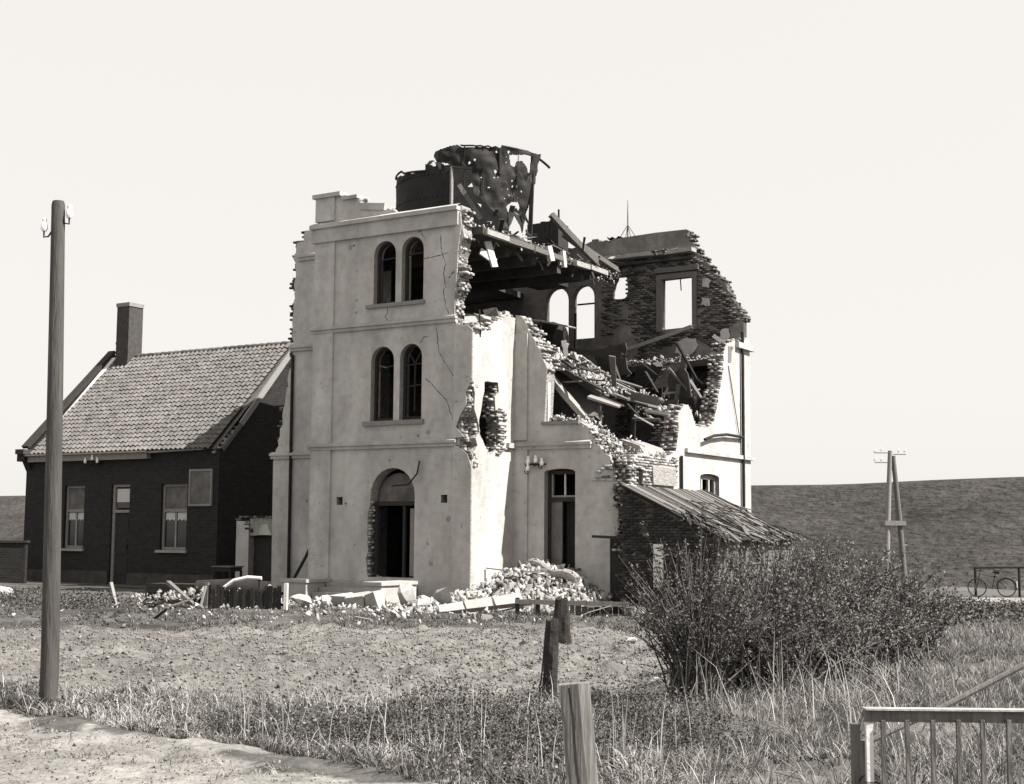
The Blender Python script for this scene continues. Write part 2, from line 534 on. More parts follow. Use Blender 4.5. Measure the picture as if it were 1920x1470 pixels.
def gz(X, Y):
    X = np.asarray(X, float); Y = np.asarray(Y, float)
    z = -0.2 - 0.5 * sstep(7, 15, X) * sstep(20, 42, Y)
    d = seg_dist(X, Y, DITCH)
    z = z - 0.34 * np.exp(-(d / 0.75) ** 2)
    z = z + 0.10 * vnoise(X, Y, 2.6, 1) + 0.05 * vnoise(X, Y, 0.9, 2)
    inf = pip_np(X, Y, FIELD)
    rough = np.where(inf, 1.0, 0.45)
    z = z + rough * (0.13 * vnoise(X, Y, 0.42, 3) + 0.13 * vnoise(X, Y, 0.2, 4)) * sstep(60, 30, Y)
    return z
def gz1(x, y):
    return float(gz(np.array([x]), np.array([y]))[0])

def lines(lo, hi, step, out, k=1.25):
    core = list(np.arange(lo, hi, step)); s = step; a = []; x = core[-1]
    while x < out: s *= k; x += s; a.append(x)
    s = step; b = []; x = core[0]
    while x > -out: s *= k; x -= s; b.append(x)
    return np.array(b[::-1] + core + a)
gx = np.unique(np.concatenate([lines(-15, 12, 0.16, 700), np.arange(-10, 3.6, 0.08)]))
gy = np.concatenate([np.arange(1.0, 8, 0.2), np.arange(8, 27, 0.075), np.arange(27, 34, 0.17), np.arange(34, 48, 0.4), np.arange(48, 70, 1.0), 70 * 1.2 ** np.arange(0, 14)])
GX, GY = np.meshgrid(gx, gy)
GZ = gz(GX, GY)
nx, ny = len(gx), len(gy)
idx = np.arange(nx * ny).reshape(ny, nx)
Q = np.stack([idx[:-1, :-1], idx[:-1, 1:], idx[1:, 1:], idx[1:, :-1]], -1).reshape(-1, 4)
V = np.stack([GX, GY, GZ], -1).reshape(-1, 3)
wob = 0.7 * vnoise(GX, GY, 0.9, 8) + 0.5 * vnoise(GX, GY, 0.3, 9)
TX, TY = GX + wob, GY + wob
mt = pip_np(TX, TY, TRACK); mf = pip_np(TX, TY, FIELD); mrd = pip_np(TX, TY, FARROAD)
alb = 0.08 + 0.07 * (vnoise(GX, GY, 1.3, 11)) + 0.05 * vnoise(GX, GY, 0.4, 12)
alb = np.where(mf, 0.135 + 0.05 * vnoise(GX, GY, 1.5, 13) + 0.05 * vnoise(GX, GY, 0.3, 15), alb)
alb = np.where(mt, 0.195 + 0.07 * vnoise(GX, GY, 0.9, 14) + 0.06 * vnoise(GX, GY, 0.25, 16), alb)
alb = np.where(mrd, 0.24, alb)
dd = seg_dist(GX, GY, DITCH)
alb = np.where((dd < 0.7) & ~mt, alb * 0.55, alb)
alb = np.clip(alb, 0.03, 0.5)
CA = np.stack([alb, alb * 0.955, alb * 0.90, np.ones_like(alb)], -1).reshape(-1, 4)
M['ground'] = attr_mat('earth', 'albedo', vary=0.45, scale=9, bump=0.7, bscale=22)
c = V[Q].mean(1)
zone = np.zeros(len(Q), int)
fw = 0.7 * vnoise(c[:, 0], c[:, 1], 0.9, 8) + 0.5 * vnoise(c[:, 0], c[:, 1], 0.3, 9)
zone[pip_np(c[:, 0] + fw, c[:, 1] + fw, FIELD)] = 1
zone[pip_np(c[:, 0] + fw, c[:, 1] + fw, TRACK)] = 2
zone[pip_np(c[:, 0] + fw, c[:, 1] + fw, FARROAD)] = 3
for zi, nm in enumerate(('ground', 'ploughed_field', 'dirt_track', 'road')):
    q = Q[zone == zi]
    used, inv = np.unique(q, return_inverse=True)
    me = np_mesh(nm, V[used], inv.reshape(-1, 4), 'ground', CA[used])
    me.polygons.foreach_set('use_smooth', [True] * len(me.polygons))
    link(nm, me, kind='structure')

# sea dike curving behind the houses
def catmull(P, n=14):
    out = []
    P = [Vector(p) for p in P]
    P = [P[0] * 2 - P[1]] + P + [P[-1] * 2 - P[-2]]
    for i in range(1, len(P) - 2):
        for k in range(n):
            t = k / n
            out.append(0.5 * ((2 * P[i]) + (P[i + 1] - P[i - 1]) * t + (2 * P[i - 1] - 5 * P[i] + 4 * P[i + 1] - P[i + 2]) * t * t
                              + (3 * P[i] - P[i - 1] - 3 * P[i + 1] + P[i + 2]) * t ** 3))
    out.append(P[-2])
    return out
crest = catmull([(-260, 240, 0), (-150, 196, 0), (-53, 148, 0), (-12, 124, 0), (18, 103, 0), (31, 84, 0), (41, 62, 0), (50, 36, 0), (60, 5, 0)], 16)
prof = [(-19, -1.0), (-17.5, -0.75), (-15, 0.1), (-10, 1.75), (-5, 3.5), (-1.8, 4.85), (-0.7, 5.22), (0.3, 5.33), (3, 5.33), (5, 4.6), (14, 1.5), (24, -1.0)]
dv = []
for i, p in enumerate(crest):
    d = (crest[min(i + 1, len(crest) - 1)] - crest[max(i - 1, 0)]).normalized()
    nrm = Vector((d.y, -d.x, 0))
    if nrm.dot(Vector((0, 0, 0)) - p) < 0: nrm = -nrm
    for (o, z) in prof:
        q = p - nrm * o
        dv.append((q.x, q.y, z + 0.12 * float(vnoise(q.x, q.y, 9, 21)) * (1 if z > 0 else 0)))
k = len(prof)
dq = [(i * k + j, i * k + j + 1, (i + 1) * k + j + 1, (i + 1) * k + j) for i in range(len(crest) - 1) for j in range(k - 1)]
M['dike'] = mat('dike_turf', 0.018, 0.075, scale=0.10, bump=0.9, bscale=1.6, bdist=0.45, fine=0.45, fscale=0.55, spec=0.05, detail=14, stretch=(1, 1, 3))
dke = link('dike', np_mesh('dike', dv, dq, 'dike'), kind='structure')
dke.data.polygons.foreach_set('use_smooth', [True] * len(dke.data.polygons))

# ------------------------------------------------------------------ the ruin
RUIN = empty('ruined_building', (OX, OY, 0), ROT, label='shelled three-storey plastered building with its right front corner torn away', cat='building')
B1, A3, BE, AL = 2.23, 3.65, 10.8, -9.2
TH = 0.45
def mpb(b0): return lambda u, v, d: (u, b0 + d, v)
def mpa(a0): return lambda u, v, d: (a0 - d, u, v)

def wall(outer, holes, mp, th=TH, mats=('plaster', 'plaster_in', 'mortar'), label=None):
    return MB().prism(outer, holes, mp, 0, th, (0, 1, 2)).build('wall', list(mats), RUIN, label=label)

# --- front of the projecting tower (shaded)
wf_wound = [(0.0, 3.45), (-0.06, 3.77), (-0.36, 4.0), (-0.18, 4.2), (-0.44, 4.5), (-0.28, 4.8), (-0.09, 5.08), (-0.12, 5.44), (0.0, 5.75)]
wf_break = [(-0.02, 7.2), (-0.14, 7.28), (-0.5, 7.32), (-0.62, 7.6), (-0.56, 8.05), (-0.48, 8.64), (-0.45, 9.38), (-0.34, 10.12), (-0.40, 10.6)]
wf_top = [(-2.62, 10.70), (-2.9, 10.86), (-3.15, 10.84), (-3.5, 10.97), (-3.62, 11.12), (-3.95, 11.14), (-4.05, 11.3), (-4.4, 11.34), (-4.5, 11.46)]
tw_up = [arch(-3.42, -2.64, 8.08, 9.93), arch(-2.43, -1.67, 8.08, 9.95)]
tw_lo = [arch(-3.46, -2.65, 4.74, 6.88), arch(-2.44, -1.68, 4.76, 6.9)]
door_h = [(-1.86, 0.38), (-1.86, 2.65)] + [(-2.63 + 0.77 * cos(t), 2.65 + 0.78 * sin(t)) for t in [pi * k / 12 for k in range(1, 12)]] + jag([(-3.40, 2.65), (-3.44, 2.2), (-3.48, 1.6), (-3.5, 0.9), (-3.44, 0.38)], 0.04)
vents = [[(-4.62, 2.4), (-4.40, 2.4), (-4.40, 2.63), (-4.62, 2.63)], [(-0.98, 2.44), (-0.77, 2.44), (-0.77, 2.66), (-0.98, 2.66)]]
outl = [(-5.55, -0.6), (0, -0.6)] + jag(wf_wound, .05, .12) + jag(wf_break, .05, .11) + [(-0.42, 10.66), (-1.5, 10.68)] + jag(wf_top, .04, .12) + [(-5.5, 11.46), (-5.55, 10.5)]
w1 = wall(outl, tw_up + tw_lo + [door_h] + vents, mpb(0), label='shaded front wall of the tower with paired arched windows')
it = edge_bricks(wf_break, mpb(0), 0.02, TH, out=.11) + edge_bricks(wf_break, mpb(0.0), 0.02, TH, out=.06)
it += edge_bricks(wf_wound, mpb(0), -0.02, 0.3, out=.05, skip=.1, tw=.08)
it2 = edge_bricks(wf_top, mpb(0), 0.02, TH, out=.05, skip=.45) + edge_bricks([(-3.42, 2.5), (-3.45, 2.0), (-3.48, 1.2), (-3.44, 0.4)], mpb(0), 0.03, TH, out=.02, skip=.1, tw=.04)
lay_bricks(w1, it, 'brick', 170)
lay_bricks(w1, it2, 'brick', 0)
for x0, x1, lab in ((-5.58, -4.84, None), (-0.58, 0.035, None)):
    if x0 < -1:
        MB().box(x0, -0.055, -0.6, x1, 0.004, 10.46).build('pilaster', 'plaster', w1)
    else:
        MB().prism([(x0, -0.6), (0.03, -0.6), (0.03, 3.42), (-0.1, 3.75), (-0.42, 3.98), (x0, 4.0)], [], mpb(-0.055), 0, 0.059, (0, 0, 1)).build('pilaster', ['plaster', 'mortar'], w1)
        MB().prism([(x0, 4.2), (-0.2, 4.22), (-0.48, 4.5), (-0.34, 4.82), (-0.14, 5.1), (-0.16, 5.45), (0.02, 5.8), (0.02, 7.15), (-0.1, 7.25), (x0, 7.28)], [], mpb(-0.055), 0, 0.059, (0, 0, 1)).build('pilaster', ['plaster', 'mortar'], w1)
        MB().prism([(x0, 7.62), (-0.6, 7.9), (-0.52, 8.6), (-0.48, 9.4), (-0.38, 10.1), (-0.42, 10.45), (x0, 10.46)], [], mpb(-0.055), 0, 0.059, (0, 0, 1)).build('pilaster', ['plaster', 'mortar'], w1)
def course(x0, x1, z, h=0.16, out=0.13, par=None):
    m = MB()
    m.box(x0, -out, z + h * .35, x1, 0.003, z + h * .8)
    m.box(x0 + .02, -out * .6, z - h * .25, x1 - .02, 0.0035, z + h * .35)
    m.add([(x0, -out, z + h * .8), (x1, -out, z + h * .8), (x1, 0.002, z + h * 1.15), (x0, 0.002, z + h * 1.15)], [(0, 1, 2, 3)])
    return m
course(-5.68, -0.50, 7.44).build('string_course', 'trim', w1)
course(-5.68, -0.46, 4.02).build('string_course', 'trim', w1)
m = course(-5.70, -0.44, 10.42, .26, .2); m.box(-5.66, -.12, 10.1, -.46, .0025, 10.36)
m.build('cornice', 'trim', w1)
MB().box(-5.62, -0.09, -0.6, -3.6, 0.0, 0.28).build('plinth', 'trim', w1)
MB().box(-1.75, -0.09, -0.6, 0.06, 0.0, 0.29).build('plinth', 'trim', w1)
# parapet pier and broken coping
MB().box(-5.58, -0.07, 10.74, -4.88, 0.5, 11.44).build('parapet_pier', 'plaster', w1)
m = MB().box(-5.66, -0.14, 11.44, -4.62, 0.56, 11.56); m.build('coping', 'trim', w1)
MB().box(-4.60, -0.10, 11.30, -4.02, 0.5, 11.40).build('coping', 'trim', w1)
MB().obox((-3.95, .2, 11.05), (-3.05, .2, 10.93), .5, .2).build('coping', 'trim', w1)
for z0, z1, x0, x1 in ((8.03, 8.10, -3.64, -1.60), (4.66, 4.75, -3.68, -1.58)):
    MB().box(x0, -0.09, z0 - .03, x1, 0.2, z1 + .005).build('window_sill', 'grey_paint', w1)
# arched window frames with what is left of their bars
def archframe(x0, x1, z0, zt, bars, y=0.17):
    o = MB()
    inn = arch(x0 + .075, x1 - .075, z0 + .09, zt - .075)
    o.prism(arch(x0 - .01, x1 + .01, z0, zt + .01), [inn], mpb(y), 0, .09, (0, 0, 0))
    fr = o.build('window_frame', 'timber_dark', RUIN)
    for p, q in bars:
        MB().obox((p[0], y + .045, p[1]), (q[0], y + .045, q[1]), .035, .04, (0, 1, 0)).build('glazing_bar', random.choice(('timber_mid', 'timber_dark', 'timber_dark')), fr)
archframe(-3.42, -2.64, 8.09, 9.93, [((-3.34, 9.42), (-2.72, 9.46)), ((-3.27, 8.2), (-3.27, 9.4))])
archframe(-2.43, -1.67, 8.09, 9.95, [((-2.36, 9.48), (-1.74, 9.52)), ((-2.28, 8.2), (-2.28, 9.45)), ((-2.2, 9.5), (-2.05, 9.82))])
archframe(-3.46, -2.65, 4.76, 6.88, [((-3.3, 4.9), (-3.3, 6.2)), ((-3.3, 6.36), (-3.05, 6.3)), ((-3.05, 6.3), (-2.75, 6.36))])
archframe(-2.44, -1.68, 4.77, 6.9, [((-2.37, 6.32), (-1.75, 6.36)), ((-2.06, 5.0), (-2.06, 6.34)), ((-2.37, 5.72), (-1.75, 5.76)), ((-2.06, 6.36), (-2.3, 6.72)), ((-2.06, 6.36), (-1.84, 6.72)), ((-2.28, 4.9), (-2.28, 6.3))])
# entrance: frame, transom, half-open leaf
m = MB(); zs = 2.38
m.box(-3.42, .2, .36, -3.30, .32, zs); m.box(-1.96, .2, .36, -1.86, .32, zs); m.box(-3.42, .19, zs, -1.86, .33, zs + .12)
ent = m.build('door_frame', 'timber_dark', RUIN)
MB().box(-2.42, .22, .40, -2.34, .30, zs).build('mullion', 'timber_dark', ent)
MB().box(-2.2, .27, .42, -1.96, .31, 2.3).build('door_leaf', 'grey_paint', ent)
MB().prism([(-3.3, 2.5), (-1.96, 2.5)] + [(-2.63 + .68 * cos(pi * k / 10), 2.62 + .68 * sin(pi * k / 10)) for k in range(11)], [], mpb(.3), 0, .02, (0, 0, 0)).build('fanlight_panel', 'board', ent)
MB().tube([(-2.62, -.05, 2.92), (-2.0, -.12, 2.95), (-1.72, -.1, 3.25), (-1.66, -.08, 3.6)], .022, 6).build('wire', 'iron', RUIN)
# left flank of the tower and floors inside
MB().prism([(0.45, -.6), (B1 + .4, -.6), (B1 + .4, 10.3), (0.45, 10.5)], [], lambda u, v, d: (-5.54 + d, u, v), 0, .4, (0, 1, 1)).build('wall', ['plaster', 'plaster_in'], RUIN)
# --- sunlit flank of the tower
sd_top = [(B1 - .02, 7.75), (1.75, 7.86), (1.5, 7.7), (1.04, 7.5), (0.75, 7.2), (0.55, 7.3), (0.30, 7.35), (0.1, 7.2)]
sd_hole = jag([(0.62, 5.78), (1.30, 5.84), (1.34, 5.55), (1.16, 5.4), (1.22, 5.02), (1.46, 4.6), (1.40, 4.15), (1.10, 3.85), (0.92, 3.78), (0.66, 4.02), (0.42, 4.3), (0.36, 4.7), (0.5, 5.1), (0.6, 5.5), (0.62, 5.78)], .03, .15)[:-1]
w2 = wall([(0.0, -.6), (B1, -.6)] + jag(sd_top, .05, .12) + [(0.012, 7.1), (0.012, 5.8), (0.15, 5.4), (0.12, 5.0), (0.3, 4.7), (0.42, 4.4), (0.2, 4.2), (0.3, 4.0), (0.05, 3.75), (0.012, 3.5)], [sd_hole], mpa(0.001), .42, label='sunlit side wall of the tower with a ragged vertical hole')
lay_bricks(w2, edge_bricks(sd_top, mpa(0), 0, .42, out=.08, axis=pi / 2) + edge_bricks(sd_hole[4:], mpa(0.0), 0.04, .4, out=.04, axis=pi / 2, skip=.15, tw=.08), 'brick', 30)
# bared brick round the hole, a little behind the render
lay_bricks(w2, face_bricks([(1.34, 5.3), (1.75, 4.9), (1.7, 4.4), (1.5, 4.0), (1.9, 4.0), (1.6, 3.9), (1.2, 3.75), (1.42, 4.3), (1.25, 5.0)], [], mpa(0), 0.0, axis=pi / 2), 'brick', 0)
MB().box(-0.004, 1.78, 4.02, 0.10, B1 - .06, 4.16).build('string_course', 'trim', w2)
MB().box(-0.003, 0.0, -.6, 0.06, B1 - .02, 0.27).build('plinth', 'trim', w2)
# chamfered lumps of masonry on the flank's broken crown
CH = [chunk_mesh('chunk', 'rubble', s, f) for s, f in ((1, .8), (2, .6), (3, .9), (4, .7), (5, .5), (6, .8))]
CHA = [mesh_arrays(c) for c in CH]
def heap(parent, cells, n, size, mats='rubble', name='rubble', kind='stuff', shapes=None, **kw):
    """cells: list of (x0,y0,z0,x1,y1,z1,w) boxes; chunks scattered through them"""
    its = []
    tot = sum(c[6] for c in cells)
    for c in cells:
        for _ in range(int(n * c[6] / tot)):
            t = random.random(); s_ = random.betavariate(1.2, 4) * (size[1] - size[0]) + size[0]
            x = c[0] + (c[3] - c[0]) * t; z = c[2] + (c[5] - c[2]) * t + random.gauss(0, .06)
            y = random.uniform(c[1], c[4])
            its.append(((x, y, z), (random.uniform(0, 6), random.uniform(0, 6), random.uniform(0, 6)), (s_ * random.uniform(.8, 1.4), s_, s_ * random.uniform(.6, 1))))
    return scatter(name, shapes or (CHA + [(BOXV * np.array([1.1, .55, .35]), BOXT)] * 3), its, mats, parent, kind=kind, **kw)
for p, s, r in (((-.15, 1.5, 7.75), (.95, .6, .7), .4), ((-.2, 0.95, 7.6), (.8, .4, .35), 1.1)):
    o = link('masonry_lump', CH[int(s[0] * 10) % 6], w2, p, (r, .3, r)); o.scale = s
MB().tube([(0.0, .38, 7.0), (-.02, .36, 7.75)], .03, 6).build('iron_bar', 'iron', w2)

# --- recess wall (shaded), broken down to the right
rw_a = [(3.05, 1.5), (3.28, 1.62), (3.30, 2.2), (3.16, 2.6), (3.2, 3.1), (3.02, 3.74), (2.62, 4.1), (2.42, 4.5), (2.07, 4.72)]
rw_b = [(1.05, 6.25), (0.95, 6.5), (0.77, 6.85), (0.6, 7.2), (0.42, 7.42), (0.2, 7.8), (0.0, 7.86)]
w3 = wall([(0, -.6), (3.05, -.6)] + jag(rw_a, .04, .1) + [(0.97, 4.76)] + jag(rw_b, .05, .12),
          [arch(.98, 1.97, .1, 3.43, 6, True)], mpb(B1), label='shaded wall beside the tower, stepped down where it is broken')
lay_bricks(w3, edge_bricks(rw_a, mpb(B1), .0, TH, out=.10) + edge_bricks(rw_a[:5], mpb(B1), .0, TH, out=.06), 'brick', 70)
lay_bricks(w3, edge_bricks(rw_b, mpb(B1), .03, TH, out=.10) + edge_bricks(rw_b, mpb(B1 + .3), .03, TH, out=.2, skip=.4) + face_bricks([(2.6, 3.1), (3.2, 3.1), (3.1, 3.5), (2.75, 3.45)], [], mpb(B1), .0), 'brick', 10)
cs = course(0.02, 2.5, 4.02, .17, .12)
cs.v = [(x, y + B1, z) for x, y, z in cs.v]; cs.build('string_course', 'trim', w3)
MB().box(0.9, B1 - .07, 4.66, 2.1, B1 + .2, 4.75).build('window_sill', 'grey_paint', w3)
MB().box(0.965, B1 + .12, 4.76, 1.03, B1 + .22, 6.2).build('window_jamb', 'white_paint_and_sunlit', w3)
MB().box(-.0, B1 - .05, -.6, .45, B1 - .001, 3.98).build('pilaster', 'plaster', w3)
MB().box(-.0, B1 - .05, 4.25, .42, B1 - .001, 7.3).build('pilaster', 'plaster', w3)
MB().box(0, B1 - .09, -.6, .95, B1 - .052, .25).build('plinth', 'trim', w3)
m = MB(); y = B1 + .2
m.box(.99, y, .1, 1.07, y + .1, 3.36); m.box(1.88, y, .1, 1.965, y + .1, 3.36); m.box(1.07, y, 2.52, 1.88, y + .1, 2.63); m.box(1.07, y, 3.28, 1.88, y + .1, 3.38)
df = m.build('door_frame', 'timber_dark', RUIN)
MB().box(1.50, y + .02, 2.63, 1.54, y + .07, 3.28).build('glazing_bar', 'curtain', df)
m = MB(); m.box(1.10, y + .01, 2.63, 1.14, y + .08, 3.28); m.box(1.14, y + .01, 2.64, 1.86, y + .08, 2.69); m.build('glazing_bar', 'grey_paint', df)
MB().box(1.07, y + .05, .1, 1.42, y + .09, 2.52).build('door_leaf', 'board', df)
MB().box(1.42, y + .30, .1, 1.88, y + .34, 2.52).build('door_leaf', 'timber_dark', df)

# --- sunlit right wall
rr_lo = [(2.3, 1.2), (2.45, 2.0), (2.3, 2.9), (2.5, 3.75), (3.1, 3.85), (3.7, 3.7), (4.4, 3.75), (5.1, 4.0), (5.3, 4.4), (5.32, 5.1), (5.7, 5.4), (6.1, 5.38), (6.3, 5.1), (6.55, 4.86), (7.4, 4.86), (7.9, 5.08), (8.3, 5.95), (8.6, 6.6), (8.72, 7.3), (8.9, 7.6), (9.3, 7.72), (9.9, 7.7), (10.3, 7.9), (10.6, 8.0)]
w4 = wall([(2.3, -.6), (BE, -.6), (BE, 7.9)] + jag(rr_lo[::-1], .05, .12),
          [arch(6.85, 8.25, 2.0, 3.46, 6, True), [(2.6, 2.6), (3.0, 2.6), (3.05, 3.4), (2.6, 3.42)]], mpa(A3), .45, mats=('plaster', 'plaster_in', 'mortar'), label='sunlit right wall with a shell-torn upper window')
lay_bricks(w4, edge_bricks(rr_lo, mpa(A3), 0, .45, out=.07, axis=pi / 2, tw=.22), 'brick', 20)
lay_bricks(w4, face_bricks([(2.35, 2.4), (5.2, 2.4), (5.2, 3.9), (4.6, 3.75), (3.0, 3.8), (2.5, 3.7)], [[(2.6, 2.6), (3.0, 2.6), (3.05, 3.4), (2.6, 3.42)], [(4.0, 2.4), (5.3, 2.4), (5.3, 3.1), (4.5, 3.2)]], mpa(A3), -.004, axis=pi / 2), 'brick', 0)
MB().box(A3 - .002, 5.75, 4.02, A3 + .10, BE + .12, 4.14).build('string_course', 'trim', w4)
MB().box(A3 - .003, 9.6, 7.56, A3 + .13, BE + .15, 7.74).build('string_course', 'trim', w4)
m = MB(); m.box(A3 - .2, 6.87, 2.02, A3 - .12, 6.99, 3.38); m.box(A3 - .2, 8.12, 2.02, A3 - .12, 8.23, 3.38); m.box(A3 - .2, 6.99, 3.3, A3 - .12, 8.12, 3.42)
wfr = m.build('window_frame', 'grey_paint', RUIN)
for bb in (7.22, 7.75): MB().box(A3 - .19, bb, 2.02, A3 - .13, bb + .05, 3.3).build('glazing_bar', 'white_paint_and_sunlit', wfr)
MB().tube([(A3 + .08, 10.02, 8.1), (A3 + .08, 10.0, 4.2), (A3 + .08, 9.98, -.3)], .055, 8).build('downpipe', 'rust', w4, smooth=True)
MB().tube([(A3 + .06, 5.42, 3.9), (A3 + .06, 5.42, 2.2)], .045, 8).build('downpipe', 'rust', w4, smooth=True)
MB().tube([(A3 + .09, 9.95, 4.72), (A3 + .12, 8.6, 4.72), (A3 + .13, 7.6, 4.62), (A3 + .13, 6.9, 4.46)], .045, 8).build('gutter', 'rust', w4, smooth=True)
MB().tube([(A3 + .02, 9.0, 6.9), (A3 + .04, 9.45, 5.6), (A3 + .05, 9.85, 4.5)], .014, 5).build('wire', 'iron', w4)
MB().obox((A3 - .5, 9.0, 7.9), (A3 + .03, 9.3, 7.45), .12, .12).build('timber', 'timber', w4)
MB().prism([(9.0, 7.0), (9.25, 7.05), (9.3, 7.5), (9.02, 7.55)], [], mpa(A3 + .012), 0, .014, (0, 0, 0)).build('plaster_patch', 'brick_in', w4)

# --- far wall, seen from inside
FB = 10.35
fw_top = [(3.63, 8.5), (3.5, 8.75), (3.3, 9.15), (3.1, 9.5), (2.95, 9.85), (2.6, 10.2), (2.4, 10.5), (2.1, 10.85), (1.95, 11.05), (1.72, 11.3), (1.64, 11.75)]
fw_top2 = [(-0.9, 11.72), (-1.5, 11.66), (-1.9, 11.75), (-2.4, 11.55), (-3.2, 11.6)]
fholes = [arch(-3.78, -2.86, 8.34, 10.2), arch(-2.68, -1.84, 8.34, 10.2),
          [(.72, 8.43), (1.86, 8.46), (1.9, 10.14), (.74, 10.12)], [(-7.4, 8.45), (-6.05, 8.45), (-6.05, 9.55), (-7.4, 9.55)],
          jag([(-1.2, 9.68), (-.95, 9.6), (-.6, 9.64), (-.52, 9.95), (-.6, 10.1), (-.6, 10.36), (-1.0, 10.4), (-1.14, 10.05), (-1.2, 9.68)], .03, .12)[:-1],
          [(1.35, 6.5), (1.7, 6.45), (1.72, 6.8), (1.38, 6.82)]]
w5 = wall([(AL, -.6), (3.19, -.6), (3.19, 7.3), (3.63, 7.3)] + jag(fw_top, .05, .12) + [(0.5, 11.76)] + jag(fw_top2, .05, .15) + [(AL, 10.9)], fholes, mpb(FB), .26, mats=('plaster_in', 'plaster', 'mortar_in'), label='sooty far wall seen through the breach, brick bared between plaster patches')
reg = [(-1.55, 7.35), (0.2, 7.5), (1.0, 7.9), (2.1, 8.0), (3.1, 7.3), (3.15, 8.4), (3.5, 8.6), (3.0, 9.5), (2.5, 10.2), (1.9, 10.95), (-1.5, 10.9)]
patch = [[(-1.7, 7.2), (-.4, 7.2), (-.1, 7.9), (-.35, 8.6), (-.8, 8.9), (-1.2, 8.4), (-1.6, 8.3)], [(-.9, 8.95), (-.5, 8.9), (-.4, 9.4), (-.75, 9.5)]]
big = [[(.60, 8.3), (2.02, 8.3), (2.04, 10.3), (.6, 10.3)]]
fb = face_bricks(reg, patch + big + [fholes[4]], mpb(FB), -.005, proud=.01, skip=.08)
fb += edge_bricks(fw_top, mpb(FB), 0, .45, out=.12) + edge_bricks(fw_top2, mpb(FB), 0.1, .45, out=.05, skip=.4)
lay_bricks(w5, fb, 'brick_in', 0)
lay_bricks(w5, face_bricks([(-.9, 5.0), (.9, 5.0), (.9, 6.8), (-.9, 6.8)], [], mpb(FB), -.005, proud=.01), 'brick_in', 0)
for pl, mm in ((([(1.2, 7.62), (1.5, 7.5), (1.85, 7.55), (2.05, 7.75), (2.0, 8.05), (1.6, 8.1), (1.3, 7.95)]), 'plaster'), ([(2.2, 9.75), (2.45, 9.7), (2.5, 9.95), (2.25, 10.05)], 'plaster'), ([(2.15, 9.15), (2.45, 9.1), (2.45, 9.35), (2.2, 9.4)], 'plaster'),
               ([(2.75, 7.75), (3.1, 7.6), (3.15, 8.3), (2.9, 8.3)], 'plaster')):
    MB().prism(jag(pl + [pl[0]], .04, .1)[:-1], [], mpb(FB - .05), 0, .03, (0, 0, 0)).build('plaster_patch', mm, w5)
# window casing, its lintel, and ledges with remains of floors and gutter
m = MB(); y = FB - .10
m.box(.56, y, 8.36, .74, y + .2, 10.28); m.box(1.86, y, 8.36, 2.02, y + .2, 10.28); m.box(.74, y, 10.12, 1.86, y + .2, 10.28)
cas = m.build('window_casing', 'timber_mid', RUIN)
MB().obox((1.36, FB + .1, 10.12), (1.38, FB + .12, 9.72), .025, .03).build('glazing_bar', 'iron', cas)
MB().box(.5, FB - .13, 10.34, 2.1, FB + .05, 10.5).build('lintel', 'timber_mid', RUIN)
ar = MB().box(-2.6, FB + .15, 9.55, -1.88, FB + .22, 9.60); ar.build('glazing_bar', 'iron', RUIN)
MB().tube([(-2.42, FB - .3, 7.4), (-2.42, FB - .3, 9.2)], .05, 8).build('standpipe', 'rust', RUIN)
MB().prism(jag([(-1.9, FB - .35), (.2, FB - .45), (1.2, FB - .3), (2.0, FB - .4)], .04, .15) + [(2.0, FB), (-1.9, FB)], [], lambda u, v, d: (u, v, 10.92 + d), 0, .13, (0, 0, 0)).build('roof_ledge', 'concrete', RUIN)
MB().box(-1.4, FB - .2, 10.72, 1.8, FB - .002, 10.80).build('roof_ledge', 'concrete_dark', RUIN)
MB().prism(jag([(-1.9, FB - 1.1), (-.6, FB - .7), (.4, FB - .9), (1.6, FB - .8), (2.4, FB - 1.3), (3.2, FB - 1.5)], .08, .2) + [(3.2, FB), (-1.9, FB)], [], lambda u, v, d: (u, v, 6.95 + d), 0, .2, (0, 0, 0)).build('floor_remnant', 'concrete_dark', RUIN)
# --- left wing front and hidden left wall
WB = 2.75
lw = [(-9.42, 4.0), (-9.15, 5.2), (-8.98, 6.2), (-8.82, 7.2), (-8.78, 7.6), (-8.86, 8.4), (-8.76, 9.0), (-8.80, 9.6), (-8.72, 10.0), (-8.82, 10.5), (-8.72, 11.0), (-8.42, 11.02), (-8.36, 11.35), (-7.9, 11.32), (-7.7, 11.2)]
w6 = wall([(-9.45, -.6), (-5.2, -.6), (-5.2, 10.6), (-7.6, 10.7)] + jag(lw[::-1], .05, .13) + [(-9.5, 3.9)], [], mpb(WB), .45, label='set-back left wing wall with a ragged left edge')
lay_bricks(w6, edge_bricks(lw, mpb(WB), .05, .4, out=.06, skip=.3), 'brick_in', 0)
cs = course(-9.58, -5.6, 4.0, .16, .12); cs.v = [(x, y + WB, z) for x, y, z in cs.v]; cs.build('string_course', 'trim', w6)
cs = course(-8.85, -5.6, 7.46, .16, .12); cs.v = [(x, y + WB, z) for x, y, z in cs.v]; cs.build('string_course', 'trim', w6)
cs = course(-8.62, -5.6, 10.40, .18, .10); cs.v = [(x, y + WB, z) for x, y, z in cs.v]; cs.build('cornice', 'trim', w6)
MB().tube([(-8.72, WB - .07, 7.3), (-8.70, WB - .07, 3), (-8.68, WB - .07, -.2)], .05, 8).build('downpipe', 'iron', w6, smooth=True)
MB().prism([(WB + .45, -.6), (FB, -.6), (FB, 10.6), (8, 10.5), (6.5, 10.3), (5, 10.45), (4, 10.3), (WB + .45, 10.4)], [], lambda u, v, d: (AL + .47 + d, u, v), 0, .4, (0, 1, 1)).build('wall', ['plaster', 'plaster_in'], RUIN)
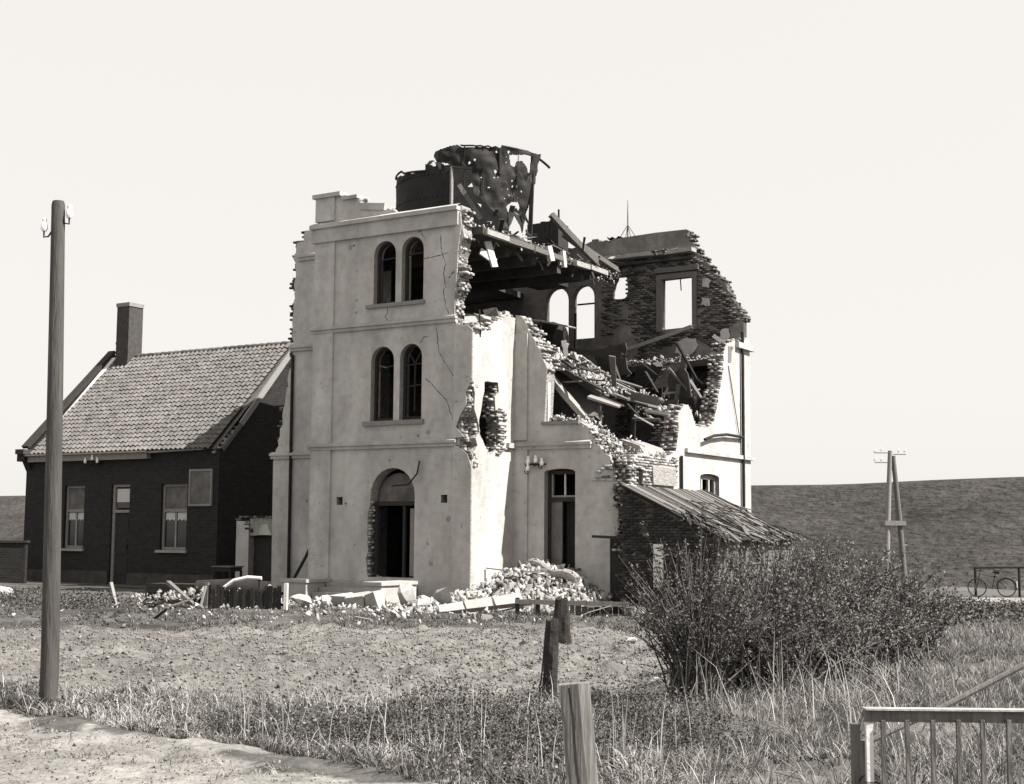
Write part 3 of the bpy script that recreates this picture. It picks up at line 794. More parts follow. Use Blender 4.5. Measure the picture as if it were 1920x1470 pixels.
# --- floors and roof slab
fl = [(-8.7, 3.2), (-5.1, 3.2), (-5.1, .46), (-.6, .46), (-.6, 2.6), (-.2, 3.2)]
for z, e in ((3.72, [(.6, 4.0), (.4, 6), (1.5, 7.5), (1.2, 9), (2.8, 9.6), (3.1, FB - .01), (-8.7, FB - .01)]), (7.12, [(-.3, 4.4), (-.9, 6), (-1.2, 8), (-1.6, 9.5), (-1.9, FB - .01), (-8.7, FB - .01)])):
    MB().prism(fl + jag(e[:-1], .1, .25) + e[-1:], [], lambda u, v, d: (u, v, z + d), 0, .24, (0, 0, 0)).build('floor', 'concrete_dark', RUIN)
sl_edge = [(-.02, .5), (-.0, 2.5), (-.05, 4.2), (-.25, 5.2), (-.02, 6.2), (-.0, 7.6), (-.7, 8.1), (-2.0, 8.3), (-3.2, 8.2), (-4.5, 8.4), (-4.7, FB - .01)]
MB().prism([(-5.1, .46)] + jag(sl_edge, .05, .2) + [(-8.8, FB - .01), (-8.8, 3.2), (-5.1, 3.2)], [], lambda u, v, d: (u, v, 9.92 + d), 0, .2, (0, 0, 0)).build('roof_slab', 'concrete_dark', RUIN)
for b0, b1, mm in ((.6, 1.7, 'concrete'), (1.75, 3.1, 'timber_mid'), (3.2, 5.0, 'timber_mid'), (5.7, 6.6, 'concrete'), (6.65, 7.7, 'concrete')):
    MB().obox((0, b0, 9.98 + random.uniform(-.04, .03)), (random.uniform(-.08, .04), b1, 9.96 + random.uniform(-.05, .04)), .14, .15).build('edge_beam', mm, RUIN)
for b in (2.2, 3.7, 5.2, 6.7):
    MB().box(-8.3 if b > 3.3 else -5.1, b, 9.62, -.35, b + .22, 9.918).build('ceiling_beam', 'concrete_dark', RUIN)
for p, q, wd, h, mm in (((-.25, 1.1, 9.82), (-.1, 1.25, 9.1), .3, .05, 'plaster'), ((-.3, .8, 9.5), (-.1, 1.3, 9.25), .2, .05, 'plaster'), ((.0, 4.05, 10.2), (.06, 4.15, 9.75), .25, .12, 'plaster'), ((.02, 4.9, 10.2), (.05, 4.95, 9.7), .16, .1, 'plaster')):
    MB().obox(p, q, wd, h, (1, 0, 0)).build('hanging_plaster', mm, RUIN)
for k_ in range(34):
    b_ = random.uniform(.7, 7.6); z_ = 9.95 + random.uniform(-.05, .1); l_ = random.uniform(.15, .6); a_ = random.uniform(-.9, .08)
    MB().obox((a_, b_, z_), (a_ + random.uniform(-.1, .12), b_ + random.uniform(-.35, .35), z_ - l_ * random.uniform(.1, 1)), random.uniform(.03, .12), .02, (1, 0, 0)).build('torn_lath', random.choice(('timber_mid', 'timber_dark', 'plaster', 'timber')), RUIN)
for k_ in range(22):
    z_ = random.choice((7.15, 7.1, 10.95)); a_ = random.uniform(-1.7, 3.0 if z_ < 8 else 1.5)
    MB().obox((a_, FB - random.uniform(.4, 1.0), z_), (a_ + random.uniform(-.4, .4), FB - random.uniform(.5, 1.3), z_ - random.uniform(-.1, .35)), random.uniform(.04, .14), .03, (0, 0, 1)).build('torn_lath', random.choice(('timber_mid', 'timber_dark', 'timber')), RUIN)
for k_ in range(30):
    c_ = Vector((random.uniform(.6, 3.1), random.uniform(6.8, 9.6), random.uniform(5.2, 7.0))); d_ = Vector((random.gauss(.6, .5), random.gauss(0, .5), random.gauss(-.25, .4))).normalized() * random.uniform(.3, 1.4)
    MB().obox(c_ - d_ / 2, c_ + d_ / 2, random.uniform(.04, .22), random.uniform(.03, .08), (random.gauss(0, .5), random.gauss(0, .5), 1), taper=.7).build('broken_joist', random.choice(('timber_mid', 'timber_dark', 'timber_dark', 'timber')), RUIN)
for (a_, b_, z_, w_, h_, t_) in ((.4, 7.4, 6.5, 1.3, 1.1, .3), (1.9, 8.3, 6.2, 1.1, .9, -.25), (2.7, 7.6, 5.7, .8, 1.0, .5), (2.4, 6.9, 5.2, 1.2, .5, .2)):
    MB().prism(jag([(-w_ / 2, 0), (w_ / 2, .1), (w_ * .45, h_), (-w_ * .3, h_ * .85), (-w_ / 2, 0)], .07, .2)[:-1], [], lambda u, v, d: (a_ + u, b_ + d - v * t_, z_ + v), 0, .06, (0, 0, 0)).build('hanging_floor', 'concrete_dark', RUIN)
heap(RUIN, [(.8, 6.3, 6.2, 3.3, 8.2, 5.2, 1), (-.2, 9.2, 7.3, 3.0, 10.0, 7.2, .8)], 420, (.05, .28), 'mortar')
# cracks in the render
for pts in ([(-2.0, 10.28), (-1.84, 10.06), (-1.62, 10.14), (-1.38, 10.3)], [(-1.76, 10.02), (-1.6, 9.8)], [(-1.66, 9.28), (-1.3, 9.3), (-.86, 9.36)], [(-1.1, 9.9), (-1.06, 9.4), (-.92, 9.06), (-.98, 8.8), (-.9, 8.4), (-.98, 8.34)], [(-.98, 8.34), (-.9, 7.9), (-.8, 7.66)], [(-2.92, 8.0), (-2.88, 7.85), (-2.98, 7.75), (-2.88, 7.58)],
            [(-.62, 8.8), (-.75, 8.75), (-.5, 8.9)], [(-1.76, 6.9), (-1.62, 7.05), (-1.46, 7.06)], [(-1.2, 7.3), (-1.1, 6.6), (-.9, 6.3), (-.6, 5.9)], [(-1.55, 5.9), (-1.2, 5.6), (-.8, 5.2), (-.62, 4.7)], [(-.55, 7.0), (-.5, 6.4)]):
    m = MB(); z0 = -.004
    pp = jag(pts, .02, .08)
    for (x0, y0), (x1, y1) in zip(pp[:-1], pp[1:]):
        t = random.uniform(.004, .011); L = max(1e-4, sqrt((x1 - x0) ** 2 + (y1 - y0) ** 2)); nx_, ny_ = -(y1 - y0) / L * t, (x1 - x0) / L * t
        m.add([(x0 - nx_, z0, y0 - ny_), (x1 - nx_, z0, y1 - ny_), (x1 + nx_, z0, y1 + ny_), (x0 + nx_, z0, y0 + ny_)], [(0, 1, 2, 3)])
    m.build('crack', 'crack', w1)

for k_ in range(26):
    a_, z_ = random.uniform(-4.7, -.7), random.uniform(.6, 10.0)
    if any(pip((a_ + dx_, z_ + dz_), h_) for h_ in tw_up + tw_lo + [door_h] + vents for dx_ in (-.2, .2) for dz_ in (-.2, .2)): continue
    s_ = random.choice((.02, .03, .035, .05, .08)); n_ = 9
    MB().prism([(a_ + s_ * random.uniform(.5, 1.3) * cos(2 * pi * i / n_), z_ + s_ * random.uniform(.5, 1.3) * sin(2 * pi * i / n_)) for i in range(n_)], [], mpb(-.004), 0, .006, (0, 0, 0)).build('shrapnel_pit', 'mortar_in' if s_ < .04 else 'mortar', w1)
# --- collapsed floor and heaps inside
MB().obox((-.5, 5.0, 7.15), (2.0, 5.0, 5.6), 2.8, .14, (0, 0, 1)).build('collapsed_floor', 'concrete_dark', RUIN)
heap(RUIN, [(-.6, 2.75, 7.35, 0.35, 6.0, 6.85, 1.2), (.35, 3.7, 6.75, 2.1, 6.3, 5.65, 2)], 1100, (.06, .34))
heap(RUIN, [(1.0, 2.4, 4.85, 2.2, 2.7, 4.8, .5), (2.0, 2.35, 4.75, 3.3, 3.6, 3.6, 2.2), (2.4, 3.4, 4.3, 3.7, 5.2, 3.7, 2)], 700, (.06, .26))
MB().prism([(2.35, 3.0), (3.75, 3.0), (3.72, 3.5), (3.3, 4.1), (2.7, 4.3), (2.3, 4.0)], [], mpb(3.5), 0, 1.5, (0, 0, 0)).build('wall_stub', 'mortar', RUIN)
heap(RUIN, [(1.6, 5.6, 5.6, 3.5, 6.6, 5.1, 2)], 260, (.08, .3))
MB().prism(jag([(1.5, 3.6), (3.2, 3.6), (3.2, 4.9), (2.9, 5.15), (2.4, 5.0), (2.0, 5.3), (1.5, 5.2), (1.5, 3.6)], .06, .15)[:-1], [], mpb(6.3), 0, .4, (0, 0, 1)).build('wall_stub', ['mortar_in', 'mortar'], RUIN)
lay_bricks(RUIN, face_bricks([(2.2, 3.9), (3.2, 3.9), (3.2, 4.9), (2.4, 5.0)], [], mpb(6.3), -.01), 'brick', 0)
# ------------------------------------------------------------------ things lying in and on the ruin
def rthing(name, label, cat, a, b, z, group=None):
    return empty(name, W(a, b, z), ROT, label=label, cat=cat, group=group)
def beam(name, p, q, w, h, m, label, group=None, up=(0, 0, 1), cat='beam'):
    p, q = Vector(p), Vector(q); c = (p + q) / 2
    r = rthing(name, label, cat, c.x, c.y, c.z, group)
    mb = MB(); n = 6
    # a slightly bowed, splintered plank in short lengths
    pts = [p.lerp(q, i / n) - c + Vector((0, 0, -0.03 * sin(pi * i / n))) for i in range(n + 1)]
    for i in range(n):
        mb.obox(pts[i], pts[i + 1] + (pts[i + 1] - pts[i]).normalized() * .002, w * random.uniform(.96, 1.04), h * random.uniform(.96, 1.04), up)
    me = mb.mesh(name, m)
    o = link('plank', me, r)
    e = MB()
    for k in range(3):
        t = (k - 1) * w * .3
        side = (q - p).normalized().cross(Vector(up)).normalized()
        e.obox(pts[-1] + side * t, pts[-1] + side * t + (q - p).normalized() * random.uniform(.06, .2), w * .2, h * .6, up, taper=.2)
    link('splinter', e.mesh('splinter', m), r)
    return r
beam('fallen_beam', (.42, 3.0, 6.45), (1.95, 3.0, 4.8), .14, .30, 'timber', 'pale squared beam slanting down across the broken first-floor window', 'fallen timbers in the breach', (0, 1, 0))
beam('fallen_plank', (.05, 4.2, 6.55), (1.72, 3.9, 5.02), .5, .07, 'timber_mid', 'wide grey boards hanging beside the slanting beam, ends splintered', 'fallen timbers in the breach', (.3, -.6, .7))
beam('fallen_beam', (.75, 5.4, 6.1), (3.0, 5.4, 5.5), .16, .26, 'timber_mid', 'long grey joist sticking out to the right below the rubble slope', 'fallen timbers in the breach')
beam('fallen_beam', (-1.0, 5.0, 7.36), (1.9, 5.2, 6.9), .2, .16, 'timber_dark', 'dark joist with mortar lumps lying above the rubble slope', 'fallen timbers in the breach')
beam('leaning_beam', (-1.2, 9.7, 7.55), (2.05, 9.85, 8.38), .14, .12, 'timber', 'pale pole sloping up to the sill of the square window', 'fallen timbers in the breach')
beam('fallen_post', (1.75, 4.0, 3.9), (1.78, 4.0, 5.3), .12, .1, 'timber_mid', 'short upright post below the hanging boards', 'fallen timbers in the breach', (0, 1, 0))
beam('fallen_post', (2.35, 5.0, 4.0), (2.4, 5.0, 5.4), .12, .1, 'timber_dark', 'dark upright post in the gap right of the hanging boards', 'fallen timbers in the breach', (0, 1, 0))
beam('fallen_beam', (2.3, 9.2, 6.6), (2.95, 8.6, 4.9), .1, .12, 'timber', 'thin pale lath leaning in the torn window of the right wall', 'fallen timbers in the breach')
r = rthing('timber_wreckage', 'tangle of splintered joists and boards filling the breach', 'wreckage', 1.2, 4.4, 5.0)
for k_ in range(46):
    t = random.random(); c_ = Vector((-.9 + 2.7 * t + random.gauss(0, .25), random.uniform(-1.3, 1.6), 1.75 - 1.75 * t + random.gauss(.05, .22)))
    d_ = Vector((random.gauss(.75, .35), random.gauss(0, .45), random.gauss(-.45, .35))).normalized() * random.uniform(.35, 1.1)
    MB().obox(c_ - d_ / 2, c_ + d_ / 2, random.uniform(.05, .2), random.uniform(.025, .09), (random.gauss(0, .4), random.gauss(0, .4), 1), taper=random.uniform(.5, 1)).build('plank', random.choice(('timber', 'timber_mid', 'timber_mid', 'timber_dark')), r)
r = rthing('roof_wreckage', 'heap of broken boards and iron under the tank at the roof edge', 'wreckage', -.9, 6.2, 10.12)
for k_ in range(26):
    c_ = Vector((random.gauss(.2, .45), random.uniform(-3.5, 2.2), random.uniform(.05, .55)))
    d_ = Vector((random.gauss(.3, .4), random.gauss(.6, .5), random.gauss(-.1, .35))).normalized() * random.uniform(.3, 1.2)
    MB().obox(c_ - d_ / 2, c_ + d_ / 2, random.uniform(.04, .16), random.uniform(.02, .06), (0, 0, 1), taper=.7).build('board', random.choice(('timber_mid', 'timber_dark', 'rust', 'timber_dark')), r)
# leaning panel with its pale lower rim
r = rthing('fallen_door', 'dark door leaf leaning in the upper room with a pale bottom rim', 'door', 1.1, 8.6, 5.9)
MB().prism([(-.6, .15), (.45, .05), (.55, 1.05), (-.4, 1.05)], [], lambda u, v, d: (u, d - v * .15, v), 0, .06, (0, 0, 0)).build('panel', 'timber_dark', r)
MB().obox((-.6, -.03, .12), (.5, -.03, .02), .06, .05).build('rim', 'timber', r)
MB().obox((.5, -.03, .02), (.72, -.1, .45), .06, .05).build('rim', 'timber', r)
# boiler drum and handrail on the top floor
r = rthing('iron_drum', 'black iron drum lying on the top floor before the arched windows', 'drum', -2.6, 7.9, 7.36)
MB().tube([(-.95, 0, .62), (.55, 0, .62), (.85, 0, .6), (.95, 0, .58)], [.60, .60, .5, .3], 20).build('shell', 'iron', r, smooth=True)
MB().box(-.7, -.4, 0, -.5, .4, .12).build('foot', 'iron', r); MB().box(.2, -.4, 0, .4, .4, .12).build('foot', 'iron', r)
r = rthing('handrail', 'thin pale pipe handrail along the edge of the top floor', 'handrail', -1.4, 6.0, 7.36)
MB().tube([(-1.6, -2.6, .95), (0, 0, .95), (.2, 1.9, .95)], .03, 6).build('rail', 'concrete', r)
for p in ((-1.6, -2.6), (0, 0), (.2, 1.9)): MB().tube([(p[0], p[1], 0), (p[0], p[1], .95)], .025, 6).build('baluster', 'iron', r)

# ------------------------------------------------------------------ shelled water tank
TK = rthing('ruined_water_tank', 'torn and pierced round iron tank on top of the tower', 'tank', -3.68, 5.2, 10.12)
TR = 2.3
CD, PR = (0.5562, -0.8310), (0.8310, 0.5562)
def cyl(ph, z, r=TR):
    t = radians(ph)
    return (r * (CD[0] * cos(t) + PR[0] * sin(t)), r * (CD[1] * cos(t) + PR[1] * sin(t)), z - 10.12)
def shell(name, outer, holes, dphi, dz, m, dent=.05, lean=0.0):
    ph0, ph1 = min(p[0] for p in outer), max(p[0] for p in outer); z0, z1 = min(p[1] for p in outer), max(p[1] for p in outer)
    na, nb = int((ph1 - ph0) / dphi) + 1, int((z1 - z0) / dz) + 1
    V_, F_ = [], []
    def P(i, j, r):
        ph = ph0 + i * dphi; z = z0 + j * dz
        d = dent * float(vnoise(ph * .04, z, .55, 31)) + dent * .5 * float(vnoise(ph * .04, z, .2, 32))
        return cyl(ph, z, r + d + lean * max(0, z - 11.5) * max(0, (ph - 20) / 40))
    keep = {}
    for i in range(na):
        for j in range(nb):
            cx_, cz_ = ph0 + (i + .5) * dphi, z0 + (j + .5) * dz
            if pip((cx_, cz_), outer) and not any(pip((cx_, cz_), h) for h in holes): keep[(i, j)] = 1
    vid = {}
    def vi(i, j, s):
        if (i, j, s) not in vid:
            vid[(i, j, s)] = len(V_); V_.append(P(i, j, TR if s else TR - .03))
        return vid[(i, j, s)]
    for (i, j) in keep:
        for s in (0, 1):
            F_.append((vi(i, j, s), vi(i + 1, j, s), vi(i + 1, j + 1, s), vi(i, j + 1, s)))
        for (di, dj, e) in ((-1, 0, ((0, 0), (0, 1))), (1, 0, ((1, 0), (1, 1))), (0, -1, ((0, 0), (1, 0))), (0, 1, ((0, 1), (1, 1)))):
            if (i + di, j + dj) not in keep:
                (a0, b0), (a1, b1) = e
                F_.append((vi(i + a0, j + b0, 0), vi(i + a1, j + b1, 0), vi(i + a1, j + b1, 1), vi(i + a0, j + b0, 1)))
    return MB().add(V_, F_).build(name, m, TK, smooth=True)
def blob(ph, z, s, n=7):
    return [(ph + s / TR * 57 * cos(2 * pi * k / n) * random.uniform(.6, 1.2), z + s * sin(2 * pi * k / n) * random.uniform(.6, 1.2)) for k in range(n)]
low = [(-88, 10.1), (-88, 12.92), (-61.6, 12.80), (-36, 12.74), (-35, 12.98), (-31, 12.9), (-27, 12.84), (-23.5, 12.98), (-18, 12.86), (-12.3, 12.8), (-12, 10.1)]
shell('shell_plate', low, [blob(-27, 12.05, .04), blob(-30, 11.6, .03), blob(-20, 12.4, .03)], 1.6, .05, 'rust', .03)
up_ = [(-26.8, 13.13), (-26.4, 13.29), (-22.3, 13.36), (-8.3, 13.48), (-5, 13.39), (10.9, 13.41), (26, 13.45), (54, 13.46), (62, 13.5), (58.7, 12.64), (54.8, 11.93), (51.3, 11.3), (48, 10.9), (46, 11.1), (40.7, 11.44), (33.9, 11.0), (34.1, 10.2), (26, 10.18), (24.4, 11.31), (18.6, 11.45), (11.3, 11.76), (4.3, 11.95), (2.9, 12.7), (-12.3, 12.75), (-15.7, 12.9), (-24.5, 12.98)]
hl = [[(32.9, 13.28), (44.4, 13.34), (53, 13.34), (51.7, 12.58), (48.2, 12.93), (44.4, 13.15), (39.8, 13.11), (37.1, 12.89), (34, 12.95)],
      [(31.3, 11.63), (36.3, 11.82), (43.5, 11.87), (45.4, 11.68), (45.4, 11.45), (38.5, 11.6), (33.8, 11.47)]]
for i, (ph, z) in enumerate([(32.4, 13.36), (20.9, 12.68), (21.7, 13.3), (24, 13.3), (4.8, 13.0), (9.9, 12.47), (8.3, 12.25), (15.8, 12.16), (20.1, 12.49), (23.2, 12.51), (30.9, 13.2), (30.5, 13.02), (26.4, 12.15), (32.2, 12.19), (36.2, 12.29), (33.7, 12.01), (35.1, 12.46), (29.3, 11.88), (24.7, 11.76), (0.9, 12.9), (40, 12.32), (37.3, 12.02), (30, 12.4), (43, 12.0), (45, 12.2)]):
    hl.append(blob(ph, z, .07 if i in (0, 1) else random.choice((.03, .045, .024)), 5))
shell('shell_plate', up_, hl, .55, .022, 'rust', .15, .16)
back = [(138, 10.1), (140, 11.7), (165, 12.15), (186, 12.95), (232, 13.1), (250, 13.0), (272, 12.9), (272, 10.1)]
shell('shell_plate', back, [], 2.5, .08, 'iron', .05)
back2 = [(92, 10.1), (96, 10.8), (120, 11.0), (137, 11.2), (137, 10.1)]
shell('shell_plate', back2, [], 2.5, .08, 'iron', .05)
MB().tube([cyl(p, 13.47 - max(0, p - 50) * .012 + (.03 if p > -4 else .02), TR + .04 + max(0, p - 45) * .012) for p in range(26, 78, 4)], .04, 6).build('rim', 'iron', TK)
MB().tube([cyl(p, 13.44 + .03 * sin(p), TR + .03) for p in range(-6, 30, 3)], .028, 6).build('rim', 'iron', TK)
MB().tube([cyl(p, 12.95 if p < -60 else 12.95 - (p + 88) * .004, TR + .02) for p in range(-90, -34, 5)], .035, 6).build('rim', 'iron', TK)
MB().obox(cyl(57, 13.4, TR + .12), cyl(50, 9.98, TR + .2), .12, .08).build('upright', 'rust', TK)
MB().obox(cyl(25, 13.4, TR + .03), cyl(25, 12.6, TR + .03), .16, .05).build('upright', 'iron', TK)
MB().obox(cyl(-12.5, 12.78, TR + .03), cyl(-12.5, 10.2, TR + .03), .11, .06).build('upright', 'grey_paint', TK)
MB().obox(cyl(-10, 12.4, 1.6), cyl(14, 11.3, 1.7), .10, .14).build('brace', 'timber', TK)
MB().obox(cyl(-12, 12.77, TR + .05), cyl(3, 12.72, TR + .05), .06, .08).build('brace', 'rust', TK)
MB().prism([(0, 0), (1.5, 0), (.1, 1.3)], [], lambda u, v, d: (.9 + u * .9 + d, .2 + u * 1.1, .02 + v), 0, .05, (0, 0, 0)).build('fallen_plate', 'rust', TK)
m = MB()
for k in range(46):
    ph = random.uniform(-60, 55); z = random.uniform(10.3, 13.2)
for z in (12.62, 11.9, 11.2):
    for ph in range(-84, -14, 4):
        p = cyl(ph, z, TR + .012); m.box(p[0] - .018, p[1] - .018, p[2] - .018, p[0] + .018, p[1] + .018, p[2] + .018)
for ph in (-3, 11, 39):
    for q_ in range(30):
        z = 11.95 + q_ * .05; p = cyl(ph, z, TR + .03 + (.16 * max(0, z - 11.5) * max(0, (ph - 20) / 40))); m.box(p[0] - .014, p[1] - .014, p[2] - .014, p[0] + .014, p[1] + .014, p[2] + .014)
m.build('rivets', 'rust', TK, kind='stuff')
for ph, z, dr_, dz_, w_ in ((36, 12.75, .3, -.25, .22), (46, 12.5, .25, .3, .16), (34, 11.6, .28, -.2, .2), (46, 11.5, .2, -.35, .14), (8, 11.9, .25, -.25, .2), (-24, 12.98, .2, -.3, .2), (-33, 12.9, -.15, .16, .1), (-20, 12.95, .05, .14, .12), (20, 11.4, .3, -.2, .2), (30, 10.3, .3, -.1, .25)):
    p0, p1 = Vector(cyl(ph, z, TR)), Vector(cyl(ph + 4, z + dz_, TR + dr_)); pm = (p0 + p1) / 2 + Vector((0, 0, .06))
    f_ = MB(); f_.obox(p0, pm, w_, .02, CD + (0,)); f_.obox(pm, p1, w_ * .7, .02, CD + (0,), taper=.4); f_.build('torn_flap', 'rust', TK)
MB().prism([(-.6, .1), (1.05, .1), (1.0, 1.7), (.75, 2.1), (.5, 2.35), (.4, 2.9), (.3, 3.28), (-.1, 3.24), (-.6, 3.3)], [[(-.02, 2.62), (.16, 2.62), (.12, 2.76)], [(.3, 2.1), (.42, 1.95), (.44, 2.05)], [(.62, 1.5), (.74, 1.38), (.78, 1.5)]], lambda u, v, d: (PR[0] * u - CD[0] * d, PR[1] * u - CD[1] * d, v), 0, .03, (0, 0, 0)).build('dark_fill_plate', 'iron', TK)  # plate added inside so the tank opening reads dark instead of sky
# debris on the roof slab
heap(RUIN, [(-.5, .6, 10.2, .05, 4.2, 10.1, 2), (-.7, 5.5, 10.2, -.02, 9, 10.1, 1), (-2, 8, 10.3, -.3, 9.6, 10.1, 1)], 300, (.05, .18), 'rubble')
beam('roof_timber', (-.75, 5.5, 11.55), (.1, 6.9, 10.2), .2, .16, 'timber_mid', 'splintered grey timber sliding off the tank onto the roof edge', 'timbers on the roof')
beam('roof_timber', (-.55, 6.0, 11.0), (.15, 8.1, 10.15), .26, .14, 'timber_mid', 'second splintered timber lying along the roof edge', 'timbers on the roof')
r = rthing('roof_hatch', 'dark boarded hatch box on the roof beside the tank', 'hatch', -3.3, 9.6, 10.12)
for k in range(7): MB().box(-.62 + k * .18, -.32 + random.uniform(-.01, .01), 0, -.45 + k * .18, -.28, 2.2 + random.uniform(-.03, .03) + k * .01).build('board', 'timber_dark', r)
MB().box(-.60, -.27, 0, .62, .4, 2.15).build('core', 'timber_dark', r); MB().box(.48, -.1, 2.15, .53, -.05, 2.66).build('iron_bar', 'iron', r)
r = rthing('iron_finial', 'thin iron rod on splayed feet on the parapet of the far wall', 'finial', -.65, 10.55, 11.74)
MB().tube([(0, 0, 0), (0, 0, .7), (0, 0, 1.32)], [.022, .02, .008], 6).build('rod', 'iron', r)
for ang in (0.4, 2.2, 3.6, 5.4): MB().tube([(0.02 * cos(ang), .02 * sin(ang), .42), (.3 * cos(ang), .2 * sin(ang), .0)], .012, 5).build('foot', 'iron', r)
r = rthing('twisted_sheet', 'curled scrap of sheet metal on the parapet beside the iron rod', 'scrap', -1.15, 10.5, 11.7)
mb = MB()
pts = [(-.22, .12), (-.16, .02), (-.02, .1), (.1, .0), (.22, .1), (.34, .06)]
for (x0, z0), (x1, z1) in zip(pts[:-1], pts[1:]):
    mb.obox((x0, 0, z0), (x1, 0, z1), .25, .012)
mb.build('sheet', 'iron', r)

# ------------------------------------------------------------------ brick house
HF, HL, HR, HD = 3.1, -21.9, -12.2, 7.6
HZ, HRZ = 4.4, 8.45
H = rthing('brick_house', 'dark single-storey brick house with pale pantiled roof left of the ruin', 'house', HL, HF, 0)
# local: x 0..len, y 0..depth
LN = HR - HL
def hw(a): return a - HL
wins = [[(hw(-19.75), .98), (hw(-18.7), .98), (hw(-18.7), 3.24), (hw(-19.75), 3.24)], [(hw(-14.86), .98), (hw(-13.62), .98), (hw(-13.62), 3.24), (hw(-14.86), 3.24)]]
dr = [(hw(-17.32), -.2), (hw(-16.4), -.2), (hw(-16.4), 3.26), (hw(-17.32), 3.26)]
MB().prism([(0, -.6), (LN, -.6), (LN, HZ), (0, HZ)], wins + [dr], lambda u, v, d: (u, d, v), 0, .3, (0, 0, 0)).build('wall', 'house', H)
gab = [(0, -.6), (HD, -.6), (HD, HZ), (HD / 2, HRZ - .1), (0, HZ)]
MB().prism([(.3, -.6), (HD - .3, -.6), (HD - .3, HZ), (HD / 2, HRZ - .15), (.3, HZ + .2)], [], lambda u, v, d: (LN - d - .004, u, v), 0, .3, (0, 0, 0)).build('wall', 'house', H)
MB().prism([(.3, -.6), (HD, -.6), (HD, HZ), (HD / 2, HRZ + .16), (0.0, HZ + .22), (-.25, HZ + .16), (-.25, HZ - .15), (0.0, HZ - .6), (0.02, HZ - .62)], [], lambda u, v, d: (d - .02, u, v), 0, .3, (0, 0, 0)).build('wall', 'house', H)
MB().box(.3, HD - .3, -.6, LN - .3, HD, HZ).build('wall', 'house', H)
MB().box(-.03, -.05, -.6, hw(-17.35), -.001, .2).build('plinth', 'house_plinth', H)
MB().box(hw(-16.38), -.05, -.6, LN + .03, -.001, .17).build('plinth', 'house_plinth', H)
# left verge coping, white fillet beside it
MB().obox((.13, -.2, HZ + .28), (.13, HD / 2, HRZ + .26), .36, .12).build('verge_coping', 'timber_dark', H)
MB().obox((.42, .1, HZ + .20), (.42, HD / 2 - .15, HRZ - .02), .22, .05).build('verge_fillet', 'white_paint_and_sunlit', H)
MB().box(-.16, -.42, HZ + .02, .3, -.02, HZ + .2).build('kneeler', 'house_plinth', H)
MB().box(-.12, -.36, HZ - .25, .28, -.02, HZ + .015).build('kneeler', 'house', H)
# gutter board and gutter
MB().box(.3, -.22, HZ - .28, hw(-15.4), -.02, HZ - .06).build('gutter_board', 'grey_paint', H)
MB().obox((hw(-15.5), -.16, HZ - .06), (LN - .6, -.10, HZ - .0), .2, .07).build('gutter', 'concrete', H)
MB().obox((.28, -.26, HZ - .03), (hw(-15.3), -.26, HZ - .03), .16, .06).build('gutter', 'concrete', H)
# right verge board, kinked where it is broken
MB().obox((LN + .06, .95, 5.28), (LN + .06, HD / 2, HRZ - .02), .06, .2).build('verge_board', 'timber', H)
MB().obox((LN + .05, .1, 4.36), (LN + .06, .95, 5.26), .05, .14).build('verge_board', 'timber_mid', H)
lay_bricks(H, edge_bricks([(.05, 4.3), (.4, 4.75), (.9, 5.2)], lambda u, v, d: (LN - d, u, v), 0, .25, out=.05, axis=pi / 2), 'brick', 0)
# roof: sheathing, tiles, ridge
ROOF = MB().prism([(-.18, HZ - .02), (HD / 2, HRZ - .06), (HD + .18, HZ - .02), (HD / 2, HRZ - .14)], [], lambda u, v, d: (.3 + d, u, v), 0, LN - .32, (0, 0, 0)).build('roof', 'ridge', H)
sl_len = sqrt((HD / 2 + .28) ** 2 + (HRZ - HZ) ** 2)
pitch = atan2(HRZ - HZ, HD / 2 + .28)
TW, TL = .225, .237
def tile_mesh():
    n = 8; v = []; f = []
    for s in (0, 1):
        for j in (0, 1):
            for i in range(n + 1):
                u = i / n
                x = u * (TW + .03)
                h = .034 * sin(2 * pi * u - .5) + (.032 if j == 0 else -.012)
                v.append((x, j * (TL + .05), h - s * .024))
    k = n + 1
    for i in range(n):
        f.append((i, i + 1, k + i + 1, k + i)); f.append((2 * k + i, 3 * k + i, 3 * k + i + 1, 2 * k + i + 1)); f.append((i, 2 * k + i, 2 * k + i + 1, i + 1))
    return MB().add(v, f).mesh('tile', 'tile', True)
TM = tile_mesh()
TV, _ = mesh_arrays(TM) if False else (None, None)
ncol = int((LN - .55) / TW); nrow = int(sl_len / TL)
Rm = Matrix.Rotation(pitch, 3, 'X')
tiles = []
for r_ in range(nrow):
    for c_ in range(ncol):
        p = Vector((.52 + c_ * TW, 0, 0)) + Rm @ Vector((0, r_ * TL, .05)) + Vector((0, -.30, HZ - .03))
        tiles.append((c_, r_, p))
tiles.sort(key=lambda t: (-t[0], t[1]))
tv = np.zeros(len(TM.vertices) * 3); TM.vertices.foreach_get('co', tv); tv = tv.reshape(-1, 3)
tq = np.array([list(p.vertices) for p in TM.polygons])
rest = []
for i, (c_, r_, p) in enumerate(tiles):
    e = (pitch + random.gauss(0, .012), random.gauss(0, .012), random.gauss(0, .012)); p = p + Vector((random.gauss(0, .006), random.gauss(0, .006), random.gauss(0, .004)))
    if i < 300: link('tile', TM, ROOF, p, e)
    else: rest.append((tuple(p), e, (1, 1, 1)))
rt = scatter('tiles', [(tv, tq)], rest, 'tile', ROOF, kind='stuff')
rt.data.polygons.foreach_set('use_smooth', [True] * len(rt.data.polygons)); rt.data.set_sharp_from_angle(angle=radians(40))
for k in range(int((LN - 1.6) / .36)):
    mb = MB(); mb.tube([(1.48 + k * .36, HD / 2, HRZ - .02), (1.48 + k * .36 + .39, HD / 2, HRZ - .035)], [.12, .105], 10)
    mb.build('ridge_tile', 'ridge', ROOF, smooth=True)
